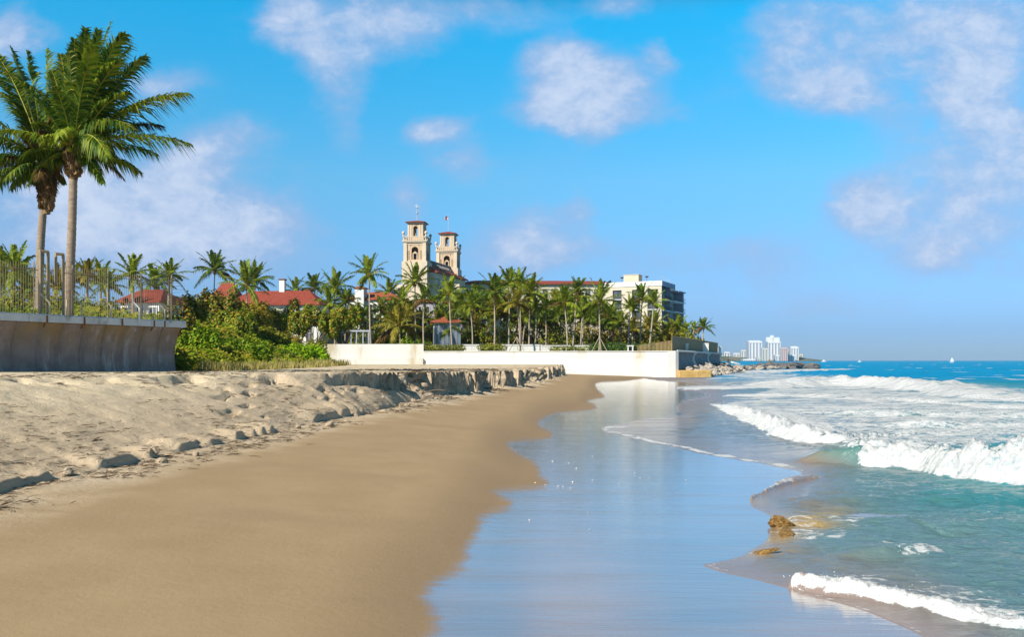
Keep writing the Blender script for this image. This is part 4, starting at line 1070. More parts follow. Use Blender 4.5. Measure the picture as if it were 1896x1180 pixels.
B.box('chimney_cap', hx(504), hx(516), 3.5, 4.7, Zh(516, d)-z0+.003, Zh(513.5, d)-z0, 'rust', rf)
for px in (455, 480, 505, 535, 560, 580): B.window(hx(px)-.5, hx(px)+.5, 0, ze-2.3, ze-.75, 'white', 'bluegrey', nx=2, nz=2)
for px in (448, 490, 535, 575): B.window(hx(px)-.6, hx(px)+.6, 0, .3, ze-3.6, 'white', 'glass', nx=2, nz=3)

# ---- garden statue-like white figure beside the shrubs
# ---- pergola
d = 153; z0 = 4.9
B = Bld('pergola', 'flat pale pergola on thin posts beside the sea grape trees', 'pergola', (X(665, d), d, z0), 0)
def hx(px): return (px-665)/F*d
zt = Zh(612, d)-z0
B.box('canopy', hx(643), hx(686), -1.2, 2.5, zt-.28, zt, 'steel')
for px in (652, 662, 674, 684):
    B.box('post', hx(px)-.09, hx(px)+.09, -1.1, -.92, -.6, zt-.283, 'steel')
    B.box('post', hx(px)-.09, hx(px)+.09, 2.2, 2.38, -.6, zt-.283, 'steel')

# ---- white house with turret
d = 185; z0 = 4.1
B = Bld('turret_house', 'white villa with an orange tiled turret half hidden by palms', 'house', (X(690, d), d, z0), -8)
def hx(px): return (px-690)/F*d
zz = lambda py: Zh(py, d)-z0
B.box('wall', hx(636), hx(740), 0, 9, 0, zz(556), 'white_wall')
mb = MB(); hip(mb, hx(636), hx(740), 0, 9, zz(556), zz(538)-zz(556), .5, 4); B.mesh('roof', mb, 'roof_orange')
B.box('turret', hx(659), hx(676), -1.2, 1.2, zz(575), zz(535), 'white_wall')
mb = MB(); hip(mb, hx(659), hx(676), -1.2, 1.2, zz(535)+.003, zz(529)-zz(535), .25, 1.2); B.mesh('turret_roof', mb, 'roof_orange')
for px in (645, 690, 712, 730): B.window(hx(px)-.6, hx(px)+.6, 0, zz(580), zz(564), 'white', 'glass', nx=2)
for px in (645, 672, 700, 725): B.window(hx(px)-.7, hx(px)+.7, 0, zz(618), zz(596), 'white', 'glass', nx=2)

# ---- orange-roofed pavilion and lavender house
d = 172
B = Bld('pavilion', 'small pavilion with an orange tiled roof and blue-grey glazing between the palms', 'pavilion', (X(828, d), d, z0), 6)
def hx(px): return (px-828)/F*d
zz = lambda py: Zh(py, d)-z0
B.box('wall', hx(803), hx(853), 0, 5, 0, zz(598), 'white')
mb = MB(); hip(mb, hx(800), hx(855), -.3, 5, zz(598)+.003, zz(585)-zz(598), .3, 2.4); B.mesh('roof', mb, 'roof_orange')
for k in range(6):
    x = hx(806+k*8); B.window(x, x+.6, 0, .3, zz(601), 'steel', 'bluegrey')
d = 190
B = Bld('lavender_house', 'grey-lavender stuccoed house wall with an orange eave behind the palms', 'house', (X(785, d), d, z0), 0)
def hx(px): return (px-785)/F*d
zz = lambda py: Zh(py, d)-z0
B.box('wall', hx(768), hx(806), 0, 7, 0, zz(560), 'lavender')
mb = MB(); hip(mb, hx(768), hx(806), 0, 7, zz(560)+.003, zz(552)-zz(560), .4, 2); B.mesh('roof', mb, 'roof_orange')
B.window(hx(775), hx(780), 0, zz(580), zz(568)); B.window(hx(790), hx(795), 0, zz(580), zz(568))

# ================================================================== HOTEL
def arch_panel(mb, x0, x1, z0, z1, ox0, ox1, oz0, spring, y0, y1, m=0, n=10):
    """a wall panel with an arched through-opening; front at y0, back at y1"""
    cx = (ox0+ox1)/2; r = (ox1-ox0)/2
    inner = [(ox0, oz0)]+[(cx-r*math.cos(math.pi*k/n), spring+r*math.sin(math.pi*k/n)) for k in range(n+1)]+[(ox1, oz0)]
    outer = [(x0, oz0), (x0, spring)]
    outer = [(x0, oz0)]
    for k in range(n+1):
        a = math.pi*k/n; c, s_ = -math.cos(a), math.sin(a)
        tx = (x1-x0)/2/abs(c) if abs(c) > 1e-6 else 1e9; tz = (z1-spring)/s_ if s_ > 1e-6 else 1e9
        q = min(tx, tz); mx = (x0+x1)/2
        outer.append((mx+c*q, spring+s_*q))
    outer.append((x1, oz0))
    b = len(mb.v); N = len(inner)
    for y in (y0, y1):
        for p in inner: mb.v.append((p[0], y, p[1]))
        for p in outer: mb.v.append((p[0], y, p[1]))
    for i in range(N-1):
        for (o, fl) in ((0, 0), (2*N, 1)):
            q = (b+o+i, b+o+i+1, b+o+N+i+1, b+o+N+i)
            mb.f.append(q[::-1] if fl else q); mb.m.append(m)
        mb.f.append((b+i, b+2*N+i, b+2*N+i+1, b+i+1)); mb.m.append(m)
        mb.f.append((b+N+i, b+N+i+1, b+3*N+i+1, b+3*N+i)); mb.m.append(m)
    if oz0 > z0: mb.box(x0, x1, y0, y1, z0, oz0, m)
    # fill the two top corners
    for sx, idx in ((x0, 0), (x1, 1)):
        pass

def hotel_tower(px0, px1, d, py_roof_top, py_eave, py_lant0, py_bal, py_low, rz, par_label, flag):
    """one bell tower: px0-px1 front width; y rows of the photo for its levels"""
    cx = (px0+px1)/2; w = (px1-px0)/F*d/2; z0 = 4.1
    B = Bld('bell_tower', par_label, 'tower', (X(cx, d), d, z0), rz, 'hotel bell towers')
    zz = lambda py: Zh(py, d)-z0
    zb, zl, ze, zr = zz(py_bal), zz(py_lant0), zz(py_eave), zz(py_roof_top)
    zlow = zz(py_low)
    # base and shaft: corner piers, recessed field, three arched openings
    B.box('base', -w*1.12, w*1.12, -w*.12, w*2.12, 0, zlow, 'trim')
    H = zb-zlow; pw = w*.30
    for a in (-w, w-pw):
        for b in (0, 2*w-pw): B.box('corner_pier', a, a+pw, b, b+pw, zlow+.003, zb, 'trim')
    fx = w-pw; f = MB()
    mid = w*.30; oz = zlow+H*.10; spr = zlow+H*.60
    arch_panel(f, -mid-.35, mid+.35, zlow, zlow+H*.86, -mid, mid, oz, spr, .35, .9)
    f.box(-fx, fx, .35, .9, zlow+H*.86, zb-.003)
    for sg in (-1, 1):
        a, b = sorted((sg*(mid+.36), sg*fx)); gap = (b-a)*.28
        f.box(a, a+gap, .35, .9, zlow, zlow+H*.86); f.box(b-gap, b, .35, .9, zlow, zlow+H*.86)
        f.box(a+gap, b-gap, .35, .9, zlow+H*.56, zlow+H*.86); f.box(a+gap, b-gap, .35, .9, zlow, oz)
        # column in the side opening
        f.tube([((a+b)/2, .55, oz), ((a+b)/2, .55, zlow+H*.56)], .16, 8)
    # small pedimented aedicule in the middle arch
    f.box(-mid*.75, -mid*.45, .6, .95, oz, zlow+H*.42); f.box(mid*.45, mid*.75, .6, .95, oz, zlow+H*.42)
    f.add([(-mid*.9, .55, zlow+H*.42), (mid*.9, .55, zlow+H*.42), (0, .55, zlow+H*.55), (-mid*.9, .95, zlow+H*.42), (mid*.9, .95, zlow+H*.42), (0, .95, zlow+H*.55)], [(0, 1, 2), (5, 4, 3), (0, 3, 4, 1), (1, 4, 5, 2), (2, 5, 3, 0)])
    B.mesh('arcade', f, 'tower')
    B.box('recess', -fx, fx, w*1.2, w*1.2+.3, zlow, zb-.05, 'tower'); B.box('opening', -mid*.42, mid*.42, 1.4, 1.59, oz, zlow+H*.40, 'dark')
    s = MB(); s.box(w-.9, w-.35, pw, 2*w-pw, zlow, zb-.003); s.box(-w+.35, -w+.9, pw, 2*w-pw, zlow, zb-.003); s.box(-fx, fx, 2*w-.9, 2*w-.35, zlow, zb-.003); B.mesh('side_wall', s, 'tower')
    s = MB(); s.box(w-.348, w-.30, w*.72, w*1.28, zlow+H*.15, zlow+H*.6); s.box(w-.348, w-.30, w*.45, w*.6, zlow+H*.15, zlow+H*.5); s.box(w-.348, w-.30, w*1.4, w*1.55, zlow+H*.15, zlow+H*.5); B.mesh('side_opening', s, 'dark')
    # cornice and balustrade
    c = MB(); c.box(-w-.18, w+.18, -.18, 2*w+.18, zb, zb+.35); c.box(-w-.42, w+.42, -.42, 2*w+.42, zb+.353, zb+.75); c.box(-fx, fx, .2, .349, zlow+H*.90, zlow+H*.945); B.mesh('cornice', c, 'trim')
    b = MB(); zb2 = zb+.753; hb = 1.05; nb = 11
    for k in range(nb):
        q = -w+.2+(2*w-.4)*k/(nb-1)
        for (x0, x1, y0, y1) in ((q-.13, q+.13, -.1, .16), (q-.13, q+.13, 2*w-.16, 2*w+.1), (w-.16, w+.1, q+w-.13, q+w+.13), (-w-.1, -w+.16, q+w-.13, q+w+.13)): b.box(x0, x1, y0, y1, zb2, zb2+hb)
    zt_ = zb2+hb+.003
    for (x0, x1, y0, y1) in ((-w-.2, w+.2, -.2, .2), (-w-.2, w+.2, 2*w-.2, 2*w+.2), (w-.2, w+.2, .203, 2*w-.203), (-w-.2, -w+.2, .203, 2*w-.203)): b.box(x0, x1, y0, y1, zt_, zt_+.3)
    B.mesh('balustrade', b, 'trim')
    for sx in (-1, 1):
        for y in (0, 2*w):
            u = MB(); u.lathe([(.36, 0), (.36, .35), (.2, .45), (.2, .6), (.42, .8), (.55, 1.1), (.48, 1.45), (.25, 1.7), (.05, 1.85)], (sx*w, y, zt_+.3), 12); B.mesh('finial', u, 'trim', None, True)
    # lantern with arched openings on all sides
    lw = w*.66; ow = w*.20; z1 = zb2; L = MB(); Hl = ze-z1; zo = z1+Hl*.24; sp = z1+Hl*.74
    arch_panel(L, -lw, lw, z1, ze, -ow, ow, zo, sp, w-lw, w-lw+.7); arch_panel(L, -lw, lw, z1, ze, -ow, ow, zo, sp, w+lw-.7, w+lw)
    L.box(-lw, lw, w-lw, w-lw+.7, ze-Hl*.10, ze-.002); L.box(-lw, lw, w+lw-.7, w+lw, ze-Hl*.10, ze-.002)
    Sd = MB(); arch_panel(Sd, -lw+.703, lw-.703, z1, ze, -ow, ow, zo, sp, -lw, -lw+.7); arch_panel(Sd, -lw+.703, lw-.703, z1, ze, -ow, ow, zo, sp, lw-.7, lw)
    Sd.box(-lw+.703, lw-.703, -lw, -lw+.7, ze-Hl*.1, ze-.002); Sd.box(-lw+.703, lw-.703, lw-.7, lw, ze-Hl*.1, ze-.002)
    L.add([(-y, x+w, z) for x, y, z in Sd.v], Sd.f)
    B.mesh('lantern', L, 'tower')
    for sx in (-1, 1):
        for xx in (lw-.25, lw*.60):
            B.box('pilaster', sx*xx-.25, sx*xx+.25, w-lw-.16, w-lw-.003, z1, ze-.45, 'trim')
        for y in (w-lw+.3, w+lw-.3): B.box('pilaster', sx*(lw+.08)-.075, sx*(lw+.08)+.075, y-.3, y+.3, z1, ze-.45, 'trim')
    E = MB(); E.box(-lw-.35, lw+.35, w-lw-.35, w+lw+.35, ze, ze+.4); B.mesh('eave_band', E, 'trim')
    mb = MB(); hip(mb, -lw, lw, w-lw, w+lw, ze+.403, zr-ze-.4, .85, lw+.8, th=.2); B.mesh('roof', mb, 'roof_red')
    return B, w, zr, zz
B, w, zr, zz = hotel_tower(746.5, 789, 300, 405, 413, 430, 449, 484, -6, 'taller hotel bell tower, left one of the pair, with a weather vane', False)
mb = MB(); mb.tube([(0, w, zr-.2), (0, w, zz(374))], [.14, .06], 6)
mb.ball((0, w, zz(391)), .38); mb.ball((0, w, zz(381)), .3)
mb.box(-.9, .9, w-.05, w+.05, zz(379), zz(378)); mb.box(-.5, .1, w-.04, w+.04, zz(377.4), zz(375)); mb.box(-.6, .6, w-.05, w+.05, zz(387), zz(386.4)); mb.box(-.05, .05, w-.6, w+.6, zz(387), zz(386.4))
B.mesh('weather_vane', mb, 'steel')
B, w, zr, zz = hotel_tower(807.5, 846, 330, 426, 434, 447, 467, 497, -6, 'shorter hotel bell tower, right one of the pair, flying a flag', True)
mb = MB(); mb.tube([(0, w, zr-.2), (0, w, zz(394))], [.13, .05], 6); mb.ball((0, w, zz(394)), .16); pole = B.mesh('flagpole', mb, 'steel')
M['flag_red'] = simple('flag_red', (.45, .03, .04), (.38, .025, .035), 2, .8); M['flag_blue'] = simple('flag_blue', (.03, .04, .16), (.02, .03, .12), 2, .8)
mb = MB(); zt, zb_ = zz(395.5), zz(404.5); L = 2.6; nseg = 8
def fp(u, v):      # a flag hanging folded towards the left of its pole
    return (-.1-u*L*.48, w+.35*math.sin(u*5), zt-(zt-zb_)*(v*.86)-u*.55)
for r in range(13):
    for k in range(nseg):
        u0, u1, v0, v1 = k/nseg, (k+1)/nseg, r/13, (r+1)/13
        m_ = 2 if (k < nseg*.42 and r < 7) else (0 if r % 2 == 0 else 1)
        mb.add([fp(u0, v0), fp(u1, v0), fp(u1, v1), fp(u0, v1)], [(0, 1, 2, 3)], m_)
for k in range(3):                 # stars in the canton
    for r in range(3):
        u, v = .07+k*.13, .08+r*.16; p = Vector(fp(u, v)); mb.add([p+Vector((-.07, -.03, -.07)), p+Vector((.07, -.03, -.07)), p+Vector((0, -.03, .1))], [(0, 1, 2)], 1)
o = mb.build('flag', [M['flag_red'], M['white'], M['flag_blue']], pole)

# main block between the towers and the long wing
d = 318; z0 = 4.1
B = Bld('hotel_block', 'buff hotel main block with a sloping red tile roof between the two bell towers', 'hotel', (X(800, d), d, z0), -6)
def hx(px): return (px-800)/F*d
zz = lambda py: Zh(py, d)-z0
B.box('wall', hx(740), hx(858), -8, 26, 0, zz(530), 'cream')
B.box('upper_wall', hx(797), hx(806), -7, 20, zz(530)+.003, zz(487), 'tower')
for k in range(5):
    for r in range(4): B.window(hx(750+k*22)-1, hx(750+k*22)+1, -8, zz(545+r*22), zz(536+r*22), 'cream', 'glass', nx=2)
# side wing running back from the taller tower: shaded wall, sunlit tile roof, balustrade along its top
q0_ = at(805, 668, 302); q1_ = at(861, 668, 334); v_ = q1_-q0_; Lw = math.hypot(v_.x, v_.y)
B = Bld('hotel_side_wing', 'hotel side wing with a red tile roof sloping away from the taller bell tower', 'hotel', (q0_.x, q0_.y, z0), math.degrees(math.atan2(v_.y, v_.x)))
ze_ = Zh(503, 302)-z0
B.box('wall', 0, Lw, 0, 8, 0, ze_, 'cream')
mb = MB(); mb.add([(-.3, -1.1, ze_), (Lw+1, -1.1, ze_), (Lw+1, 4, ze_+3.0), (-.3, 4, ze_+3.0), (-.3, -1.1, ze_-.35), (Lw+1, -1.1, ze_-.35), (Lw+1, 4, ze_+.0), (-.3, 4, ze_+.0)], [(0, 1, 2, 3), (7, 6, 5, 4), (0, 4, 5, 1), (1, 5, 6, 2), (2, 6, 7, 3), (3, 7, 4, 0)])
B.mesh('roof', mb, 'roof_red')
mb = MB()
for k in range(24): q = Lw*(k+.5)/24; mb.box(q-.2, q+.2, 4.05, 4.45, ze_, ze_+4.3)
mb.box(-.2, Lw, 4.0, 4.5, ze_+4.303, ze_+4.7); B.mesh('balustrade', mb, 'grey_concrete')
for k in range(6): B.window(3+k*5, 4.4+k*5, 0, ze_-5, ze_-2.5, 'trim', 'glass')
d = 345
B = Bld('hotel_wing', 'long cream hotel wing with a continuous red tile roof behind the palm row', 'hotel', (X(1000, d), d, z0), 3)
def hx(px): return (px-1000)/F*d
zz = lambda py: Zh(py, d)-z0
B.box('wall', hx(855), hx(1140), 0, 14, 0, zz(527), 'cream')
mb = MB(); hip(mb, hx(855), hx(1140), 0, 14, zz(527)+.003, zz(517)-zz(527), 1., 6, th=.5); B.mesh('roof', mb, 'roof_red')
for k in range(17):
    for r in range(4): B.window(hx(865+k*16)-.9, hx(865+k*16)+.9, 0, zz(545+r*20), zz(535+r*20), 'cream', 'glass', nx=2)

# ================================================================== APARTMENT BLOCK
d = 225; rz = -25
c = at(1225, 668, d)                      # the near right corner of the block
B = Bld('apartment_block', 'cream apartment block with dark glazed balconies along its shaded right side', 'apartment building', (c.x, d, z0), rz)
zz = lambda py: Zh(py, d)-z0
FW = 15.2; SD = 13; zt = zz(521)
# front wall built round its window bays
bays = [(-FW+2.2, -FW+4.6), (-FW+7.4, -FW+9.6), (-3.7, -1.2)]
rows = [(zz(552+k*20.2), zz(535+k*20.2)) for k in range(6)]
mb = MB(); xs_ = [-FW]+[v for b in bays for v in b]+[0]
for k in range(0, len(xs_), 2): mb.box(xs_[k], xs_[k+1], 0, .5, 0, zt)
for (x0, x1) in bays:
    prev = zt
    for (a, b) in rows: mb.box(x0, x1, 0, .5, b, prev); prev = a
    mb.box(x0, x1, 0, .5, 0, prev)
mb.box(-FW, 0, .503, 1.5, zt-.4, zt); mb.box(-FW, -FW+.3, .503, SD, 0, zt-.41)
B.mesh('wall', mb, 'cream')
B.box('core', -FW+.31, -1.9, 1.2, SD+8, 0, zt-.42, 'cream')
B.box('roof', -FW+.3, -.003, 1.503, SD, zt-.4, zt-.1, 'cream')
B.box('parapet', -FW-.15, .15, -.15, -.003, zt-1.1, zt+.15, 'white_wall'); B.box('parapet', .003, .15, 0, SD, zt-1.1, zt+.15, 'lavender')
for (x0, x1) in bays:
    for (a, b) in rows:
        gl = MB(); gl.box(x0, x1, .42, .47, a, b); g_ = B.mesh('window', gl, 'glass')
        fr = MB()
        for k in range(3): q = x0+.04+(x1-x0-.08)*k/2; fr.box(q-.04, q+.04, .34, .42, a, b)
        B.mesh('frame', fr, 'dark_metal', g_)
        rl = MB(); rl.box(x0-.1, x1+.1, -.35, -.003, a-.18, a-.02)
        B.mesh('balcony_slab', rl, 'white')
        rr = MB()
        for k in range(9): q = x0+(x1-x0)*k/8; rr.box(q-.02, q+.02, -.33, -.29, a-.018, a+.75)
        rr.box(x0-.05, x1+.05, -.34, -.28, a+.752, a+.8); B.mesh('balcony_railing', rr, 'dark_metal')
# shaded right side: glass behind stacked balconies
B.box('glazing', -1.9+.003, -1.2, .6, SD, 0, zt-.43, 'bluegrey')
for k in range(7):
    zf = rows[0][0]-.2-k*(rows[0][0]-rows[1][0])
    if zf < 0: break
    sl = MB(); sl.box(-1.19, .45, .503, SD*.64, zf-.2, zf); s_ = B.mesh('side_balcony_slab', sl, 'white')
    rl = MB()
    for q in np.linspace(.6, SD*.63, 22): rl.box(.36, .40, q-.025, q+.025, zf+.003, zf+1.0)
    rl.box(.33, .43, .55, SD*.64, zf+1.003, zf+1.08); B.mesh('side_balcony_railing', rl, 'dark_metal', s_)
    fr = MB()
    for q in np.linspace(.8, SD-.5, 12): fr.box(-1.195, -1.1, q-.05, q+.05, zf+.003, zf+2.2)
    B.mesh('window_frame', fr, 'steel')
    sl = MB(); sl.box(-1.19, 1.2, SD*.64+.003, SD+7, zf-.2, zf); s_ = B.mesh('side_balcony_slab', sl, 'white')
    rl = MB()
    for q in np.linspace(SD*.66, SD+6.9, 16): rl.box(1.1, 1.14, q-.025, q+.025, zf+.003, zf+1.0)
    for q in np.linspace(-.5, 1.05, 7): rl.box(q-.025, q+.025, SD*.64+.05, SD*.64+.09, zf+.003, zf+1.0)
    rl.box(1.07, 1.17, SD*.64, SD+7, zf+1.003, zf+1.08); B.mesh('side_balcony_railing', rl, 'dark_metal', s_)
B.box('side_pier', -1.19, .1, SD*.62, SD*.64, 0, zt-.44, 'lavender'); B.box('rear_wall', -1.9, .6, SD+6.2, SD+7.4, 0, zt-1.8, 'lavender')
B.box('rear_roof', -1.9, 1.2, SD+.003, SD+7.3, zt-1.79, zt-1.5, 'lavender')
B.box('roof_house', -FW+4.6, -FW+8.6, 1.8, 5, zt, zz(506), 'trim'); B.box('roof_house_cap', -FW+4.5, -FW+8.7, 1.7, 5.1, zz(506)+.003, zz(504.8), 'cream')
for k, (x, y) in enumerate([(-FW+3.9, 2.5), (-FW+10.6, 2.5)]):
    mb = MB(); mb.tube([(x, y, zt), (x, y, zt+1.5)], .05, 5); mb.lathe([(.05, -.1), (.35, .0), (.5, .2), (.45, .3), (.05, .12)], (x, y, zt+1.4), 10); B.mesh('satellite_dish', mb, 'dark_metal')
for k in range(5):
    y = .8+k*2.4; mb = MB(); mb.tube([(-.3, y, zt), (-.5, y, zt+.9+.3*(k < 3))], .035, 4); mb.ball((-.5, y, zt+.95+.3*(k < 3)), .12); B.mesh('roof_lamp', mb, 'steel')

# ================================================================== WHITE SEA WALL
za = Zh(652, 150)
base = Vector((X(920, 147), 147, 0))
t = thing('white_sea_wall', 'long white painted sea wall closing the far end of the beach', 'sea wall', base)
xL, xS, xR = X(588, 148), X(785, 148), X(1250, 142)
mb = MB(); mb.prism([(xL, 147.2), (xS, 147.2), (xS, 148.6), (xL, 148.6)], .2, Zh(637.5, 147.2)); mb.build('upper_wall', M['sea_wall_white'], t, False, base)
mb = MB()
# lower wall with a battered foot, turning slightly nearer at its right end
prof = [(-.55, -1.2), (-.28, 1.5), (-.12, 3.0), (-.12, 3.42), (-.02, 3.46), (-.02, 4.0), (-.14, 4.02), (-.14, 4.16), (.9, 4.16), (.9, -1.2)]
st = [(xS+.01, 147.1), (X(1000, 145.5), 145.5), (X(1180, 143.4), 143.4), (X(1236, 142.4), 142.4)]
b = 0
for (x, y) in st:
    for a, z in prof: mb.v.append((x, y+a, z))
k = len(prof)
for i in range(len(st)-1):
    for j in range(k):
        j2 = (j+1) % k; mb.f.append((i*k+j, (i+1)*k+j, (i+1)*k+j2, i*k+j2)); mb.m.append(0)
mb.f.append(tuple(range(k))[::-1]); mb.m.append(0)
mb.f.append(tuple((len(st)-1)*k+j for j in range(k))); mb.m.append(0)
mb.build('lower_wall', M['sea_wall_white'], t, False, base)
mb = MB()
for k in range(7):
    a = k/6*math.pi/2
    pass
x0 = X(1236, 142.4)+.003
mb.prism([(x0, 141.95), (x0+1.2, 141.9), (x0+1.7, 142.2), (x0+1.9, 143.0), (x0+1.3, 147), (x0, 147)], -1.2, 4.17); mb.build('end_pier', M['sea_wall_white'], t, False, base)
mb = MB(); mb.prism([(xL, 146.4), (xS, 146.4), (xS, 147.08), (xL, 147.08)], .2, Zh(664, 146.4)); mb.build('plinth', M['sea_wall_white'], t, False, base)
# thin railing above the lower wall
base = Vector((X(990, 150), 149, 4.1))
t = thing('wire_railing', 'thin dark wire railing along the top of the white sea wall', 'railing', base)
mb = MB()
for k in range(170):
    x = X(787, 149)+(X(1240, 149)-X(787, 149))*k/169; mb.box(x-.010, x+.010, 148.99, 149.01, 4.1, 5.35)
mb.build('bars', M['dark_metal'], t, False, base)
mb = MB(); mb.box(X(787, 149), X(1240, 149), 148.98, 149.02, 5.352, 5.39); mb.build('rail', M['dark_metal'], t, False, base)
for px in (786, 1093, 1000, 890):
    mb = MB(); mb.box(X(px, 149)-.06, X(px, 149)+.06, 148.9, 149.05, 4.1, 5.55); mb.build('post', M['dark_metal'], t, False, base)
# low white garden walls behind the railing
for i, (a, b_, y, lab) in enumerate([(856, 889, 640, 'short white garden wall between two rounded hedges'), (930, 1003, 640, 'white garden wall behind the staked palm and dense row'), (1003.2, 1092, 641.5, 'white garden wall behind the faded hedge')]):
    mb = MB(); mb.box(X(a, 158), X(b_, 158), 158, 158.5, 4.05, Zh(y, 158)); mb.box(X(a, 158)-.05, X(b_, 158)-.0, 157.9, 158.6, Zh(y, 158)+.003, Zh(y, 158)+.18)
    o = mb.build('garden_wall', M['white_wall'], None, False, (X((a+b_)/2, 158), 158, 4.1)); o.location = (X((a+b_)/2, 158), 158, 4.1)
    tag(o, lab, 'wall', 'low white garden walls')
# white bench
d = 154; b = Vector((X(1167, d), d, 4.1)); t = thing('bench', 'small white bench between the two dark green hedges', 'bench', b)
mb = MB(); mb.box(-.6, .6, -.25, .25, .95, 1.15); mb.build('seat', M['white'], t)
for x in (-.5, .3):
    mb = MB(); mb.box(x, x+.2, -.2, .2, 0, .948); mb.build('leg', M['white'], t)
# stakes round two palms
for (px, d, lab) in ((957, 155, 'around the left staked palm'), (1110, 153, 'around the bushy staked palm')):
    for k, (ox, w_) in enumerate(((-15, 'leaning right'), (14, 'leaning left'), (2, 'standing nearly upright'))):
        f = Vector((X(px+ox, d), d-(.4 if k < 2 else 1.2), 4.1)); tp = Vector((X(px, d), d, Zh(624, d)))
        mb = MB(); mb.tube([f, tp+(f-tp)*.02], .06, 6); o = mb.build('tree_stake', M['stake'], None, False, f); o.location = f
        tag(o, f'wooden stake {w_} {lab}', 'stake', 'stakes bracing palms')
# slatted fence on the point
base = Vector((X(1280, 160), 160, 4.1)); t = thing('slatted_fence', 'brown slatted fence along the point above the scalloped wall', 'fence', base)
q0, q1, q2 = Vector((X(1180, 151), 151, 0)), Vector((X(1244, 147), 147, 0)), Vector((X(1329, 193), 193, 0))
mb = MB()
for (a, b_, n, h0, h1) in ((q0, q1, 26, 1.1, 1.9), (q1, q2, 130, 2.55, 2.25)):
    L = (b_-a).length; dr = (b_-a).normalized()
    for k in range(n):
        p = a+(b_-a)*(k+.5)/n; h = h0+(h1-h0)*k/n; w_ = .145 if n > 30 else .06
        e = dr*w_; nn = Vector((dr.y, -dr.x, 0))*.03
        vs = [p-e-nn, p+e-nn, p+e+nn, p-e+nn]; mb.prism([(v.x, v.y) for v in vs], 4.05, 4.1+h)
mb.build('slats', M['brown_fence'], t, False, base)
mb = MB(); mb.tube([q1+Vector((0, 0, 4.1+2.6)), q2+Vector((0, 0, 4.1+2.3))], .07, 4); mb.build('rail', M['brown_fence'], t, False, base)
for i, (px, y0, d, hw, lab) in enumerate([(1271, 638, 162, .25, 'slim white post in the slatted fence'), (1303, 637, 180, .85, 'broad white gate pillar in the slatted fence'), (1331, 643, 195, .35, 'white end post at the tip of the slatted fence')]):
    f_ = (q1.x-(px-CX)/F*q1.y)/((px-CX)/F*(q2.y-q1.y)-(q2.x-q1.x)); d = q1.y+(q2.y-q1.y)*f_-.7; x = X(px, d); mb = MB(); mb.box(-hw, hw, -.35, .35, -.3, Zh(y0, d)-4.1); mb.box(-hw-.05, hw+.05, -.4, .4, Zh(y0, d)-4.097, Zh(y0, d)-3.95)
    o = mb.build('gate_pillar', M['white_wall']); o.location = (x, d-.2, 4.1); tag(o, lab, 'pillar', 'white pillars of the slatted fence')
# scalloped grey wall segments
base = Vector((27, 143, 0)); t = thing('scalloped_sea_wall', 'grey scalloped sea wall in three curved bays with white ribs on the point', 'sea wall', base)
A0, A1 = Vector((X(1247, 143), 143, 0)), Vector((X(1331, 196), 196, 0)); sd = (A1-A0).normalized(); sn = Vector((sd.y, -sd.x, 0))
prof = [(.55, 4.1), (.28, 3.85), (.06, 3.5), (0, 3.05), (.06, 2.6), (.25, 2.2), (.6, 1.75), (1., 1.2), (-1.2, 1.2), (-1.2, 4.1)]
Ls = (A1-A0).length
for k in range(3):
    mb = MB(); f0, f1 = k/3, (k+1)/3; n = 10
    for i in range(n+1):
        f = f0+(f1-f0)*i/n; p = A0+(A1-A0)*f
        for a, z in prof:
            v = p+sn*a; mb.v.append((v.x, v.y, z))
    kk = len(prof)
    for i in range(n):
        for j in range(kk): mb.f.append((i*kk+j, (i+1)*kk+j, (i+1)*kk+(j+1) % kk, i*kk+(j+1) % kk)); mb.m.append(0)
    mb.f.append(tuple(range(kk))); mb.m.append(0); mb.f.append(tuple(n*kk+j for j in range(kk))[::-1]); mb.m.append(0)
    mb.build('curved_bay', M['grey_concrete'], t, False, base)
for f in (.335, .665, .998):
    mb = MB(); p = A0+(A1-A0)*f
    pts = [p+sn*(a+.12)+Vector((0, 0, z)) for a, z in prof[:8]]+[p+sn*2.2+Vector((0, 0, .5))]
    mb.tube(pts, .28, 6); mb.build('rib', M['white_wall'], t, True, base)
mb = MB(); v0, v1 = A0+sn*.6, A1+sn*.6; mb.tube([v0+Vector((0, 0, 4.16)), v1+Vector((0, 0, 4.16))], .16, 4); mb.build('coping', M['white_wall'], t, False, base)
# ochre footing
b = Vector((X(1284, 143), 142, 0)); mb = MB(); x0, x1 = X(1256, 141), X(1311, 146); 
mb.prism([(x0, 140.6), (x1-.4, 141.6), (x1+.6, 147), (x0, 147)], -1.2, Zh(686, 142))
o = mb.build('footing', M['sand_stone'], None, False, b, bevel=.15); o.location = b; tag(o, 'ochre stone footing at the foot of the scalloped wall', 'stone block')
# ================================================================== ROCKS
def rock_mesh(seed, name='rock', amp=.35, sub=3):
    import bmesh
    bm = bmesh.new(); bmesh.ops.create_icosphere(bm, subdivisions=sub, radius=1)
    for v in bm.verts:
        c = v.co; q = 1
        q += amp*(float(fbm(c.x*1.1+seed*7+3*c.z, c.y*1.1-seed*3+2*c.z, 3, seed))-.5)*2
        q = round(q*5)/5*.5+q*.5
        q += .06*(float(vn(c.x*5+seed+c.z*4, c.y*5+c.z*3, seed+5))-.5)
        v.co = Vector((c.x*q, c.y*q*.85, c.z*q*.7))
    me = bpy.data.meshes.new(name); bm.to_mesh(me); bm.free(); return me
def inst(name, me, m, loc, s, rz, label, cat, group):
    o = bpy.data.objects.new(name, me); COL.objects.link(o); o.location = loc; o.scale = s; o.rotation_euler = (random.uniform(-.4, .4), random.uniform(-.4, .4), rz)
    return tag(o, label, cat, group)
RL = []; RDK = []
